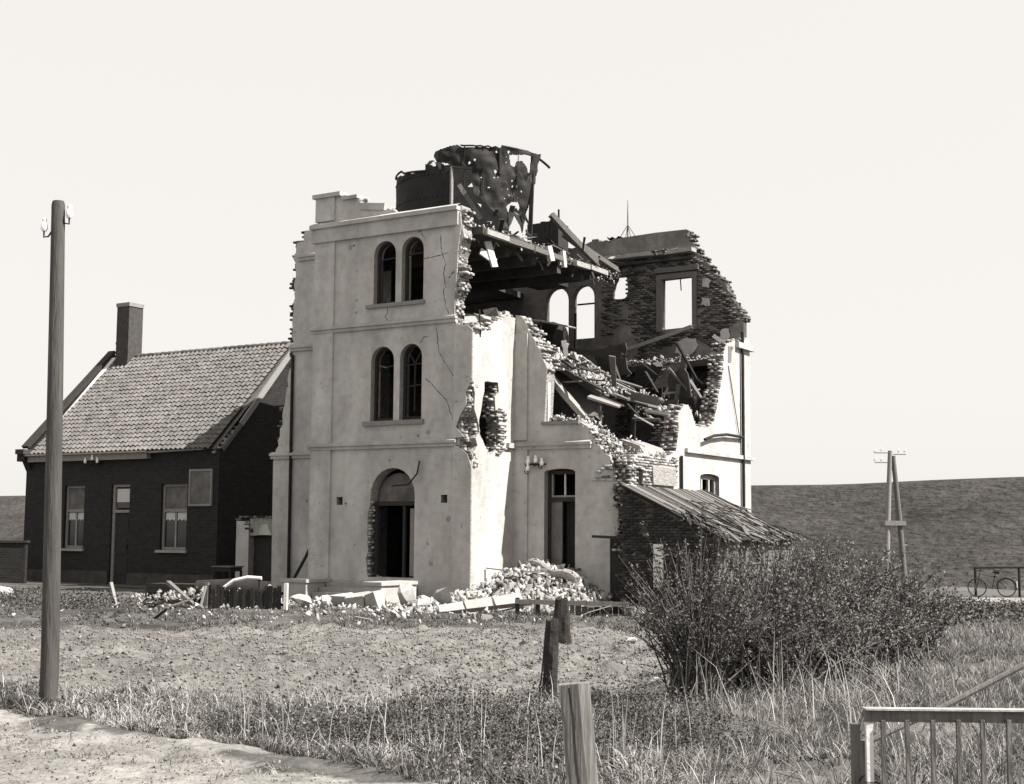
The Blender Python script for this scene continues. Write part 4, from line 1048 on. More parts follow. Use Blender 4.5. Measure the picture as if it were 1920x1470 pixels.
# chimney
ch = MB().box(.78, HD / 2 - .42, HRZ - .9, 1.46, HD / 2 + .3, HRZ + 1.95).build('chimney', 'chimney', ROOF)
MB().box(.75, HD / 2 - .45, HRZ + 1.95, 1.49, HD / 2 + .32, HRZ + 2.1).build('chimney_cap', 'grey_paint', ROOF)
MB().box(.74, HD / 2 - .48, HRZ - .55, 1.50, HD / 2 + .32, HRZ - .2).build('chimney_flashing', 'house_plinth', ROOF)
MB().box(.62, HD / 2 - .3, HRZ + .5, .78, HD / 2 - .22, HRZ + .58).build('chimney_hook', 'iron', ROOF)
# windows
for (x0, z0), (x1, _), (_, z1), _4 in wins:
    m = MB(); y = .10
    m.box(x0, y, z0, x0 + .09, y + .1, z1); m.box(x1 - .09, y, z0, x1, y + .1, z1); m.box(x0 + .09, y, z1 - .09, x1 - .09, y + .1, z1)
    m.box(x0 + .09, y - .01, z0 + 1.30, x1 - .09, y + .1, z0 + 1.41); m.box(x0 + .09, y, z0, x1 - .09, y + .1, z0 + .1)
    wn = m.build('window', 'grey_paint', H)
    cx_ = (x0 + x1) / 2
    MB().box(cx_ - .03, y + .02, z0 + .1, cx_ + .03, y + .08, z0 + 1.3).build('sash_bar', 'concrete', wn)
    MB().box(x0 + .09, y + .05, z0 + 1.41, x1 - .09, y + .07, z1 - .09).build('blind', 'board', wn)
    MB().box(x0 + .09, y + .055, z0 + .1, x1 - .09, y + .065, z0 + 1.3).build('pane', 'glass', wn)
    for xa, xb in ((x0 + .12, cx_ - .06), (cx_ + .06, x1 - .12)):
        cb = MB(); n = 7
        for i in range(n):
            xx0 = xa + (xb - xa) * i / n; xx1 = xa + (xb - xa) * (i + 1) / n
            yy = (y + .043, y + .035)
            cb.add([(xx0, yy[i % 2], z0 + 1.0 + .03 * (i % 3)), (xx1, yy[(i + 1) % 2], z0 + 1.0 + .03 * ((i + 1) % 3)), (xx1, yy[(i + 1) % 2], z0 + 1.28), (xx0, yy[i % 2], z0 + 1.28)], [(0, 1, 2, 3)])
        cb.build('curtain', 'curtain', wn)
    MB().box(x0 - .12, -.10, z0 - .09, x1 + .08, .12, z0 - .002).build('sill', 'concrete', wn)
(x0, _), (x1, _), (_, z1), _4 = dr
m = MB(); y = .08
m.box(x0, y, -.2, x0 + .11, y + .12, z1); m.box(x1 - .08, y, -.2, x1, y + .12, z1); m.box(x0 + .11, y, z1 - .1, x1 - .08, y + .12, z1); m.box(x0 + .11, y, 2.26, x1 - .08, y + .12, 2.36)
dn = m.build('door', 'timber', H)
m = MB(); m.box(x0 + .11, y + .06, -.2, x1 - .08, y + .11, 2.26)
for zz in (.1, .8, 1.5): m.box(x0 + .2, y + .045, zz, x1 - .16, y + .06, zz + .55)
m.build('door_leaf', 'timber_dark', dn)
MB().box(x0 + .2, y + .05, 2.42, x1 - .14, y + .07, 2.62).build('transom_pane', 'glass', dn)
MB().box(x0 + .17, y + .04, 2.63, x1 - .12, y + .06, 3.1).build('transom_blind', 'curtain', dn)
MB().box(x1 - .2, y + .0, 1.0, x1 - .16, y + .06, 1.12).build('handle', 'iron', dn)
# board on the house wall
r = rthing('picture_board', 'framed grey painted board on the house wall beside the right window', 'board', (-13.5 - 12.45) / 2, HF, 2.47)
MB().box(-.47, -.05, .05, .47, -.02, 1.2).build('panel', 'board', r)
m = MB(); m.box(-.53, -.07, 0, -.46, -.003, 1.25); m.box(.46, -.07, 0, .53, -.003, 1.25); m.box(-.46, -.07, 0, .46, -.003, .07); m.box(-.46, -.07, 1.18, .46, -.003, 1.25)
m.build('frame', 'grey_paint', r)
def insulator(parent, p, s=1.0, flip=1):
    p = Vector(p)
    MB().tube([p + Vector((-.10 * flip, 0, .0)) * s, p + Vector((-.06 * flip, 0, -.07)) * s, p + Vector((0, 0, -.08)) * s, p], .012 * s, 5).build('hook', 'iron', parent)
    MB().tube([p + Vector((0, 0, z)) * s for z in (0, .03, .05, .10, .115, .14, .16, .17)], [k * s for k in (.030, .045, .046, .036, .024, .03, .032, .02)], 10).build('bell', 'porcelain', parent, smooth=True)
r = rthing('insulator_bracket', 'small iron bracket with three white insulators under the house gutter', 'insulators', -18.15, HF, HZ - .4)
MB().box(-.3, -.12, .0, .3, -.08, .05).build('bracket', 'iron', r)
for x in (-.3, 0.06, .32): insulator(r, (x, -.25, .02 + (.1 if x == .06 else 0)), 1.2)
r = rthing('insulator_bracket', 'cluster of white insulators on the shaded wall above the side door', 'insulators', .8, B1, 3.5)
MB().box(-.25, -.12, .04, .25, -.001, .08).build('bracket', 'iron', r)
for x, z in ((-.25, -.12), (-.24, .08), (.0, .1), (.2, .02)): insulator(r, (x, -.18, z), 1.2)

# small annex with a bricked doorway between house and ruin
X = rthing('annex_wall', 'low broken doorway wall with a pale pillar between house and ruin', 'wall', -11.2, 2.95, 0)
MB().prism([(0, -.6), (.56, -.6), (.54, 1.95), (.0, 1.98)], [], lambda u, v, d: (u, d, v), 0, .35, (0, 0, 1)).build('pillar', ['plaster', 'mortar'], X)
MB().prism(jag([(.54, 1.5), (1.0, 1.52), (1.55, 1.52), (1.62, 2.1), (1.2, 2.06), (.8, 2.08), (.54, 2.05), (.54, 1.5)], .03, .15)[:-1], [], lambda u, v, d: (u, d + .05, v), 0, .3, (0, 0, 1)).build('lintel', ['mortar', 'mortar'], X)
MB().prism([(.95, 1.52), (1.5, 1.52), (1.3, 1.88), (1.02, 1.84)], [], lambda u, v, d: (u, d + .03, v), 0, .03, (0, 0, 0)).build('plaster_patch', 'plaster', X)
lay_bricks(X, edge_bricks([(-.02, 2.05), (.5, 2.1), (1.1, 2.12), (1.65, 2.12)], lambda u, v, d: (u, d, v), 0, .3, out=.1) + edge_bricks([(.55, 1.95), (.62, 1.75), (.8, 1.6)], lambda u, v, d: (u, d, v), 0, .3, out=.05), 'brick_in', 20)
MB().box(.56, .25, -.6, 1.55, .3, 1.5).build('door_leaf', 'timber_dark', X)
# thin dark pole leaning on the left wing
r = rthing('leaning_pole', 'thin dark pole leaning against the left wing wall', 'pole', -7.65, WB, 0)
MB().tube([(-.35, -.9, -.2), (-.05, -.45, .8), (.22, -.08, 1.75)], [.05, .05, .04], 8).build('shaft', 'timber_dark', r)

# ------------------------------------------------------------------ lean-to shed
S = rthing('lean_to_shed', 'small dark brick lean-to with a broken boarded roof behind the bush', 'shed', 3.68, 1.9, 0)
SW, SL, SH, SE = 2.65, 5.3, 2.9, 1.62
sop = [(1.4, .78), (1.66, .78), (1.66, 1.2), (1.4, 1.2)]
MB().prism([(-.08, -.7), (SW, -.7), (SW, SE - .06), (-.08, SH - .06)], [sop], lambda u, v, d: (u, d, v), 0, .22, (0, 0, 0)).build('wall', 'mortar_in', S)
sb = face_bricks([(-.08, -.5), (SW, -.5), (SW, SE - .1), (-.08, SH - .1)], [sop], lambda u, v, d: (u, d, v), .0, proud=.006)
scatter('brickwork', [(BOXV, BOXT)], sb, 'shed_brick', S, kind='stuff')
MB().prism([(.22, -.7), (SL, -.7), (SL, SE - .08), (.22, SE - .08)], [], lambda u, v, d: (SW - d - .002, u, v), 0, .2, (0, 0, 0)).build('wall', 'timber_dark', S)
zz = .1
while zz < SE - .12:
    MB().obox((SW + .012, .02, zz + .05), (SW + .02, SL - .02, zz + .05), .02, .098)  .build('plank', 'timber_mid', S); zz += .105
for yy in (1.4, 2.6, 3.9): MB().box(SW + .025, yy, -.5, SW + .06, yy + .08, SE - .1).build('batten', 'timber_mid', S)
sang = atan2(SE - SH, SW)
SR = MB().obox((-.05, SL / 2, SH - .02), (SW + .25, SL / 2, SE - .13), SL + .1, .04).build('roof', 'timber_dark', S)
k = 0; yy = -.12
while yy < SL + .1:
    wd = random.choice((.15, .17, .2)); t0 = random.uniform(-.06, .02); t1 = 1 + random.uniform(-.14, .1)
    if random.random() < .12: t1 *= random.uniform(.5, .8)
    z_ = random.uniform(.02, .06)
    p0 = Vector((-.05 + (SW + .25) * t0, yy + wd / 2, SH + z_ + (SE - SH - .11) * t0)); p1 = Vector((-.05 + (SW + .25) * t1, yy + wd / 2 + random.uniform(-.05, .05), SH + z_ + (SE - SH - .11) * t1))
    MB().obox(p0, p1, wd * .94, .022).build('roof_board', 'roof_board', SR)
    yy += wd; k += 1
for i in range(70):
    t = random.uniform(.3, 1.05); y_ = random.uniform(-.1, SL) if i > 9 else random.uniform(-.15, .5)
    p0 = Vector(((SW + .2) * t, y_, SH + .09 + (SE - SH) * t)); d = Vector((random.uniform(.2, .7), random.uniform(-.5, .5), random.uniform(-.35, -.05)))
    MB().obox(p0, p0 + d, random.uniform(.03, .12), .02).build('torn_strip', random.choice(('timber_mid', 'timber_dark', 'rust', 'roof_board')), SR)
heap(SR, [(1.6, -.1, SH - .72, 2.8, .6, SE - .05, 1), (2.4, 2.5, SE + .1, 2.9, SL, SE - .05, 1)], 160, (.04, .16), 'mortar_in')
MB().box(-.55, .3, -.6, -.02, .36, 1.5).build('dark_gap_door', 'timber_dark', S)
MB().obox((-.95, -.05, 1.56), (.02, -.05, 1.53), .12, .07).build('shelf_plank', 'timber_dark', S)
r = rthing('gauge_board', 'narrow white gauge board with dark marks on the shed wall', 'gauge', 3.68 + 1.0, 1.9 - .03, .45)
MB().box(-.14, -.035, -.2, .14, -.005, .92).build('panel', 'white_paint_and_sunlit', r)
m = MB()
for k, (x0, x1, z0, z1) in enumerate([(-.10, .06, .80, .835), (-.02, .10, .74, .765), (-.10, -.02, .64, .665), (-.06, .10, .60, .63), (-.10, .0, .47, .50), (.02, .10, .43, .455), (-.08, .08, .30, .33), (-.10, .02, .18, .205), (-.04, .10, .06, .09)]):
    m.box(x0, -.041, z0, x1, -.036, z1)
m.build('markings', 'iron', r)
# ------------------------------------------------------------------ things on the ground before the ruin
def place(name, label, cat, x, y, z=None, rz=0, group=None):
    return empty(name, (x, y, gz1(x, y) if z is None else z), rz, label=label, cat=cat, group=group)
# entrance terrace cheeks and steps
def block(name, label, a0, b0, z0, a1, b1, z1, m='stone', cat='block', group=None, cap=True):
    r = rthing(name, label, cat, a0, b0, 0, group)
    mb = MB().box(0, 0, z0, a1 - a0, b1 - b0, z1)
    mb.build('body', m, r)
    if cap: MB().box(-.05, -.05, z1, a1 - a0 + .05, b1 - b0, z1 + .09).build('cap', m, r)
    return r
block('cheek_wall', 'pale stair cheek block at the left corner of the tower', -5.6, -1.15, -.7, -4.72, -.1, .22)
block('cheek_wall', 'pale stair cheek block in front of the arched entrance', -1.62, -2.5, -.7, -1.08, -.95, .26)
r = rthing('entrance_steps', 'low stone steps under the arched entrance', 'steps', -4.7, -.95, 0)
for k in range(3): MB().box(.02, .02 + k * .3, -.7, 3.05, .9, -.05 + k * .13).build('step', 'concrete', r)
r = place('fallen_parapet', 'long pale slab of fallen parapet lying before the steps', 'slab', -4.0, 34.3, None, -.62)
for x0, x1, h, z in ((-.95, -.5, .24, .08), (-.48, .05, .28, .12), (.08, .62, .30, .17), (.68, 1.05, .38, .2)):
    mb = MB().obox((x0, 0, z), (x1, .04, z + .05), .3, h, (0, -.3, 1)); mb.v = [(x + random.gauss(0, .025), y + random.gauss(0, .02), zz_ + random.gauss(0, .025)) for x, y, zz_ in mb.v]
    mb.build('slab', 'stone', r)
r = place('white_slab', 'long white slab edge lying at the foot of the rubble pile', 'slab', -.45, 31.9, None, .23)
for x0, x1, z0, z1 in ((-1.2, -.6, -.02, .07), (-.58, .05, .06, .16), (.08, .75, .15, .28)):
    mb = MB().obox((x0, 0, z0), (x1, 0, z1), .34, .12, (0, -.9, .55)); mb.v = [(x + random.gauss(0, .02), y + random.gauss(0, .02), zz_ + random.gauss(0, .02)) for x, y, zz_ in mb.v]
    mb.build('slab', 'stone', r)
MB().obox((-1.4, -.2, -.06), (.9, -.25, .2), .06, .09).build('rail', 'timber_dark', r)
# big blocks
BIG = [chunk_mesh('block', 'stone', 20 + s, f, 18) for s, f in ((1, .9), (2, .7), (3, 1.0), (4, .6))]
def boulder(label, x, y, s, rz, sh, tilt=(0, 0), z=None, group='fallen masonry blocks'):
    zz = gz1(x, y) + s[2] * .28 if z is None else z
    o = link('masonry_block', BIG[sh], None, (x, y, zz), (tilt[0], tilt[1], rz), label=label, cat='rubble', group=group)
    o.scale = [k * .72 for k in s]
boulder('rounded white masonry block right of the entrance cheek', -2.55, 34.4, (.75, .7, 1.0), .4, 0)
boulder('flat white block lying right of the rounded block', -2.1, 33.9, (.7, .6, .5), 1.0, 1)
boulder('tilted slab leaning near the corner of the tower', -1.65, 34.6, (1.0, .35, .9), -.5, 2, (.5, .3))
boulder('white lump left of the fallen parapet beside the fence post', -5.0, 33.4, (.8, .6, .7), .2, 3)
boulder('second white lump in front of the fallen parapet', -4.35, 33.0, (.7, .5, .55), 1.2, 0)
boulder('small upright white stone below the rail fence', .62, 31.0, (.3, .25, .7), .3, 2, (.1, .2))
boulder('pale stone lying in the grass near the bush', 2.05, 23.6, (.3, .24, .2), .5, 1)
boulder('pale boulder at the left edge of the plot', -13.0, 35.6, (1.2, .7, .9), .4, 3)
boulder('grey stone by the left bush foot', 1.72, 16.6, (.2, .16, .18), .5, 1)
# rubble pile in the corner between tower flank and recess wall
items = []
def pile_h(a, b):
    return max(0.0, 1.05 * math.exp(-((a - 1.2) / 1.7) ** 2 - ((b - 1.7) / 2.2) ** 2) - 0.02)
PILE = rthing('rubble_pile', 'heap of pale broken masonry against the foot of the ruin', 'rubble', 0, 0, 0)
vv, ff = [], []
n1, n2 = 34, 40
for i in range(n1 + 1):
    for j in range(n2 + 1):
        a = -.6 + i * 4.4 / n1; b = -4.0 + j * 6.2 / n2
        p = W(a, b)
        vv.append((a, b, max(gz1(p.x, p.y) - .15, -.35 + pile_h(a, b)) - .05 + random.uniform(-.05, .05)))
for i in range(n1):
    for j in range(n2): q = i * (n2 + 1) + j; ff.append((q, q + 1, q + n2 + 2, q + n2 + 1))
MB().add(vv, ff).build('mound', 'mortar', PILE)
for _ in range(5000):
    a = random.gauss(1.2, 1.35); b = random.gauss(.2, 2.0)
    if b > 2.15 or a < -.5 and b > -.1 or a > 3.3 or (a < 0.05 and b > 0): continue
    s_ = random.betavariate(1, 6.5) * .55 + .035
    items.append(((a, b, -.28 + pile_h(a, b) + s_ * .1), (random.uniform(0, 6), random.uniform(0, 6), random.uniform(0, 6)), (s_ * random.uniform(.8, 1.5), s_, s_ * random.uniform(.5, 1))))
for _ in range(46):
    a = random.gauss(1.0, 1.3); b = random.gauss(-.2, 1.7)
    if b > 2.0 or a > 3.2 or (a < .15 and b > -.15): continue
    s_ = random.uniform(.22, .45)
    items.append(((a, b, -.26 + pile_h(a, b) + s_ * .12), (random.gauss(0, .5), random.gauss(0, .5), random.uniform(0, 6)), (s_ * random.uniform(1, 1.6), s_, s_ * random.uniform(.3, .8))))
for _ in range(22):
    a = random.gauss(1.0, 1.2); b = random.gauss(-.2, 1.5)
    if b > 1.9 or a > 3.1 or (a < .2 and b > -.2): continue
    z_ = -.2 + pile_h(a, b); d_ = Vector((random.gauss(0, 1), random.gauss(0, 1), random.gauss(.1, .3))).normalized() * random.uniform(.3, .9)
    MB().obox(Vector((a, b, z_)), Vector((a, b, z_)) + d_, random.uniform(.04, .1), random.uniform(.02, .05)).build('splintered_timber', random.choice(('timber', 'timber_mid', 'timber_dark')), PILE)
items.sort(key=lambda t: -t[2][1])
BL = [chunk_mesh('block', 'rubble', 40 + s, f, 15) for s, f in ((1, .8), (2, .6), (3, .9), (4, .7))]
for i, (p, e, s) in enumerate(items[:90]):
    o = link('block', BL[i % 4], PILE, p, e); o.scale = s
scatter('rubble', CHA + [(BOXV * np.array([1.1, .55, .35]), BOXT)] * 3, items[90:], 'rubble', PILE, kind='stuff')
# scattered small stones over the rough grass
its = []
for _ in range(2600):
    x = random.uniform(-13, 4); y = random.triangular(26.5, 36.5, 34)
    lim = 37.4 - .62 * (x + 1)
    if random.random() < .45: x = random.gauss(-2.2, 2.4); y = 33.4 - .25 * x + random.gauss(0, 1.0)
    if x > -6 and y > lim - .6: continue
    if random.random() > .3 + .7 * math.exp(-((x + 2) / 4) ** 2): continue
    s_ = random.betavariate(1, 7) * .42 + .03
    its.append(((x, y, gz1(x, y) + s_ * .22), (random.uniform(0, 6), random.uniform(0, 6), random.uniform(0, 6)), (s_ * 1.3, s_, s_ * .7)))
its.sort(key=lambda t: -t[2][1])
BS = [chunk_mesh('masonry_piece', 'rubble', 60 + s, f, 10) for s, f in ((1, .8), (2, .6), (3, .9))]
ORD = ('leftmost', 'second', 'third', 'fourth', 'fifth', 'sixth', 'seventh', 'eighth', 'ninth', 'tenth', 'eleventh', 'rightmost')
for i, (p_, e, s) in enumerate(sorted(its[:12], key=lambda t: t[0][0] / t[0][1])):
    o = link('masonry_piece', BS[i % 3], None, p_, e, label=ORD[i] + (' from the left' if 0 < i < 11 else '') + ' of the larger masonry pieces loose in the grass', cat='rubble', group='loose masonry pieces in the grass'); o.scale = s
scatter('scattered_stones', CHA, its[12:], 'rubble', None, kind='stuff', label='small pale stones strewn over the rough grass', cat='stones')
# column drum / log on the pile
r = rthing('fallen_log', 'rough dark log lying on top of the rubble pile', 'log', 1.9, 1.0, .55)
lp = [Vector((-.75, .2, .28)).lerp(Vector((.95, -.2, -.12)), i / 16) + Vector((0, 0, .05 * sin(i * .6))) for i in range(17)]
MB().tube(lp, [.13 * (1 + .35 * float(vnoise(i * .8, 1, .9, 81))) * (.8 if i in (0, 16) else 1) for i in range(17)], 11).build('trunk', 'mortar', r)
for k_ in range(5):
    q_ = lp[3 + k_ * 3]; MB().tube([q_, q_ + Vector((random.uniform(-.1, .2), random.uniform(-.15, .1), random.uniform(.1, .3)))], [.03, .008], 5).build('stub', 'timber_mid', r)
# rail fence before the shed
r = place('rail_fence', 'low dark rail fence between rubble pile and shed', 'fence', 1.3, 30.6, -.28, -.08)
for x in (-1.15, -.7, .05, .75, 1.15): MB().box(x - .045, -.05, -.4, x + .045, .05, .50).build('post', 'timber_dark' if x != .05 else 'timber_mid', r)
MB().obox((-1.2, -.06, .42), (1.3, -.06, .38), .05, .1).build('rail', 'timber_mid', r)
MB().obox((.2, -.06, .14), (1.3, -.06, .1), .05, .12).build('rail', 'timber_dark', r)
for k_ in range(9): MB().box(.12 + k_ * .135, .06, -.5, .245 + k_ * .135, .085, .33 + random.uniform(-.04, .04)).build('board', 'timber_dark', r)
MB().tube([(-.2, -.1, -.1), (.4, -.12, .2), (.9, -.1, .35)], .012, 5).build('wire', 'concrete', r)
# dark board fence
r = place('board_fence', 'low fence of weathered dark boards with a white end post', 'fence', -6.15, 32.6, -.2, -.22)
for k in range(17):
    x = -.92 + k * .108; h = random.uniform(.46, .58)
    MB().obox((x, random.uniform(-.012, .012), -.3), (x + random.uniform(-.012, .012), random.uniform(-.02, .02), h), .096, .022, (0, 1, 0)).build('board', random.choice(('timber_dark', 'timber_dark', 'stump', 'rust')), r)
MB().box(-.95, .03, .1, .95, .07, .17).build('rail', 'timber_dark', r); MB().box(-.95, .03, .36, .95, .07, .43).build('rail', 'timber_dark', r)
MB().box(.94, -.04, -.4, 1.02, .04, .64).build('end_post', 'white_paint_and_sunlit', r); MB().box(-1.05, -.05, -.4, -.95, .05, .62).build('end_post', 'timber_mid', r)
# small table
r = rthing('small_table', 'small dark table standing before the low doorway', 'table', -9.7, 1.0, -.1)
MB().box(-.4, -.3, .62, .4, .3, .66).build('tabletop', 'timber_mid', r); MB().box(-.36, -.26, .5, .36, .26, .62).build('apron', 'timber_dark', r)
for x in (-.34, .34):
    for y in (-.24, .24): MB().box(x - .03, y - .03, -.3, x + .03, y + .03, .5).build('leg', 'timber_dark', r)
# junk heap before the house
r = place('crate', 'dark wooden crate lying before the house plinth', 'crate', -8.6, 36.2, None, -.3)
for k in range(4): MB().box(-.75, -.35 + k * .002, .02 + k * .12, .75, -.31, .125 + k * .12).build('slat', 'timber_dark', r)
MB().box(-.72, -.30, .02, .72, .35, .48).build('case', 'timber_dark', r)
r = place('rusty_drum', 'dented dark cylinder lying behind the board fence', 'drum', -7.0, 35.6, None, -.15)
MB().tube([(-1.0, 0, .28), (0, .02, .3), (.9, 0, .28)], [.27, .3, .26], 16).build('shell', 'rust', r, smooth=True)
MB().tube([(.9, 0, .28), (.93, 0, .28)], [.2, .19], 16).build('lid', 'grey_paint', r)
r = place('curved_pipe', 'white curved pipe arching over the junk beside the board fence', 'pipe', -6.6, 34.6, None, -.1)
MB().tube([(-.5, 0, .42), (-.25, 0, .6), (.1, 0, .68), (.45, 0, .66)], .045, 8).build('pipe', 'white_paint_and_sunlit', r, smooth=True)
MB().obox((-.45, 0, 0), (-.4, 0, .45), .06, .06).build('support', 'timber_dark', r); MB().obox((.4, 0, 0), (.4, 0, .64), .06, .06).build('support', 'timber_dark', r)
r = place('pale_sheet', 'crumpled pale sheet lying on the junk before the house', 'sheet', -8.0, 33.6, None, 0)
vv, ff = [], []
for i in range(19):
    for j in range(11):
        x, y = -.75 + i * .083, -.35 + j * .07
        vv.append((x + .03 * random.random(), y, .18 + .22 * float(vnoise(x + 3, y, .4, 41)) + .1 * float(vnoise(x, y, .15, 42)) - .3 * abs(x) ** 2))
for i in range(18):
    for j in range(10): q = i * 11 + j; ff.append((q, q + 1, q + 12, q + 11))
MB().add(vv, ff).build('cloth', 'cloth', r)
def stick(label, p, q, w, m, name='loose_timber'):
    p, q = Vector(p), Vector(q); c = (p + q) / 2
    rr = empty(name, c, 0, label=label, cat='timber', group='loose timbers before the house')
    MB().obox(p - c, q - c, w, w * .7, taper=.8).build('stick', m, rr)
def G3(x, y, h): return (x, y, gz1(x, y) + h)
stick('dark plank sticking up out of the junk before the crate', G3(-8.3, 33.9, .65), G3(-7.5, 33.2, .1), .12, 'timber_mid')
stick('pale stick lying on the junk toward the board fence', G3(-8.1, 32.9, .05), G3(-6.9, 32.9, .42), .06, 'timber')
stick('short pale stake leaning left of the crumpled sheet', G3(-9.6, 33.6, .6), G3(-9.35, 33.4, -.1), .08, 'timber')
stick('thin pale lath upright against the board fence end', G3(-7.12, 32.7, .55), G3(-7.2, 32.5, 0), .05, 'timber')
stick('grey pole lying on the ground right of the telegraph pole', G3(-9.6, 30.2, .08), G3(-8.2, 30.0, .1), .09, 'timber_mid')
stick('short grey baulk lying beside the telegraph pole', G3(-9.9, 29.2, .08), G3(-9.0, 29.3, .1), .12, 'timber_mid')
stick('pale broken lath on the rough grass below the tower', G3(-3.2, 28.9, .06), G3(-2.8, 28.3, .06), .07, 'timber')
stick('small dark stick poking out of the field edge', G3(-7.3, 28.8, 0), G3(-7.0, 28.6, .22), .06, 'timber_dark')
heap(None, [(-9.2, 33, 0, -6.6, 35, 0.15, 1)], 130, (.05, .3), 'mortar', name='junk_scraps', label='small scraps of rubble and wood before the house', cat='scraps')
r = place('dark_outbuilding', 'low dark wall at the left edge beyond the pole', 'wall', -20.5, 48.6, -.3, 0)
MB().box(-3, 0, -.4, 3.6, .25, 1.48).build('wall', 'house', r); MB().box(-3.05, -.05, 1.48, 3.65, .3, 1.56).build('coping', 'timber_dark', r)

# ------------------------------------------------------------------ poles
r = place('telegraph_pole', 'tall weathered wooden telegraph pole at the left of the picture', 'pole', -4.61, 14.1, -.3)
pp = [(0, 0, -.3), (0, 0, .6), (-.03, 0, 2), (-.06, 0, 3.4), (-.105, 0, 5.26), (-.107, 0, 5.30)]
MB().tube(pp, [.092, .09, .084, .078, .068, .058], 20).build('shaft', 'pole', r, smooth=True)
insulator(r, (.02, -.02, 5.12), .8, 1); insulator(r, (-.235, -.02, 4.98), .8, -1)
r = place('a_frame_pole', 'two-legged wooden line pole standing before the dike', 'pole', 16.5, 60, -.7)
MB().tube([(-.42, 0, -.3), (-.27, 0, 2.9), (-.1, 0, 6.02)], [.13, .12, .1], 10).build('leg', 'timber', r, smooth=True)
MB().tube([(.46, 0, -.3), (.25, 0, 2.9), (.02, 0, 5.8)], [.13, .12, .1], 10).build('leg', 'timber_mid', r, smooth=True)
MB().obox((-.42, -.1, 2.9), (.48, -.1, 2.9), .14, .2).build('crossbar', 'timber', r)
for z, x0, x1 in ((5.92, -.8, -.1), (5.86, 0, .55), (5.5, -.8, -.2)):
    MB().obox((x0, -.08, z), (x1, -.08, z), .03, .035).build('arm', 'timber_mid', r)
for x, z in ((-.78, 5.98), (-.5, 6.05), (.25, 6.0), (.52, 6.0), (-.78, 5.62), (-.5, 5.62)): insulator(r, (x, -.08, z), .7)
# bicycle against a dark rail
r = place('iron_railing', 'dark pipe railing beside the far road behind the bicycle', 'railing', 18.05, 54.3, -.7, -.1)
m = MB(); m.tube([(0, 0, 1.15), (3.2, 0, 1.2)], .05, 8); m.build('rail', 'iron', r)
for x in (0, 1.65, 3.1): MB().tube([(x, 0, -.3), (x, 0, 1.17)], .05, 8).build('post', 'iron', r)
BK = place('bicycle', 'dark bicycle leaning on the railing by the far road', 'bicycle', 18.55, 53.9, None, -.12)
BK.rotation_euler.x = -.12
def wheel(x):
    o = MB().tube([(x + .34 * cos(2 * pi * k / 24), 0, .36 + .34 * sin(2 * pi * k / 24)) for k in range(25)], .022, 6, cap=False).build('wheel', 'iron', BK, smooth=True)
    m = MB()
    for k in range(12): m.tube([(x, 0, .36), (x + .33 * cos(pi * k / 6), 0, .36 + .33 * sin(pi * k / 6))], .004, 4)
    m.build('spokes', 'grey_paint', o)
wheel(-.55); wheel(.55)
m = MB()
for a, b in (((-.55, .36), (-.42, .95)), ((-.44, .88), (.12, .78)), ((-.42, .70), (.02, .34)), ((.02, .34), (.16, .92)), ((.02, .34), (.55, .36)), ((.13, .82), (.55, .36))):
    m.tube([(a[0], 0, a[1]), (b[0], 0, b[1])], .018, 6)
m.build('frame', 'iron', BK)
MB().tube([(.06, 0, .95), (.2, 0, .97), (.3, .0, .95)], [.03, .07, .09], 8).build('saddle', 'iron', BK, smooth=True)
MB().tube([(-.3, -.28, 1.0), (-.42, -.2, 1.04), (-.43, 0, 1.02), (-.42, .2, 1.04), (-.3, .28, 1.0)], .014, 6).build('handlebar', 'iron', BK)
MB().tube([(.55 + .38 * cos(t), 0, .36 + .38 * sin(t)) for t in [radians(d) for d in range(-10, 181, 15)]], .025, 6).build('mudguard', 'iron', BK)
MB().box(.93, -.03, .35, .955, .03, .62).build('mudguard_tip', 'white_paint_and_sunlit', BK)
# ------------------------------------------------------------------ foreground
r = place('wooden_post', 'cracked square wooden post leaning in the foreground', 'post', .43, 7.0, -.3)
sq = [(-.078, -.06), (.02, -.075), (.075, -.05), (.08, .05), (0, .075), (-.075, .06)]
lean = Vector((-.115 / 1.17, 0, 1)); m = MB()
lv = []
hs = [-.2, .1, .3, .5, .7, .9, 1.05, 1.16]
for h in hs:
    c_ = lean * h
    for i, (x, y) in enumerate(sq):
        tw = 1 + .04 * sin(h * 5 + i)
        lv.append((c_.x + x * tw, c_.y + y * tw, h + (.012 if (h > 1.1 and x > 0) else 0)))
n = len(sq); lf = [(i * n + k, i * n + (k + 1) % n, (i + 1) * n + (k + 1) % n, (i + 1) * n + k) for i in range(len(hs) - 1) for k in range(n)] + [tuple(range((len(hs) - 1) * n, len(hs) * n))]
m.add(lv, lf); m.build('shaft', 'post', r)
m = MB(); ck = [(-.028, 1.15, .004), (-.022, 1.0, .006), (-.028, .8, .007), (-.02, .6, .006), (-.026, .45, .009), (-.018, .3, .004)]
for (x0, h0, t0), (x1, h1, t1) in zip(ck[:-1], ck[1:]):
    o0, o1 = lean * h0, lean * h1; f0 = -.0665 - (x0 + .028) * .15
    m.add([(o0.x + x0 - t0, -.0715, h0), (o0.x + x0 + t0, -.0735, h0), (o1.x + x1 + t1, -.0735, h1), (o1.x + x1 - t1, -.0715, h1)], [(0, 1, 2, 3)])
m.build('crack', 'crack', r)
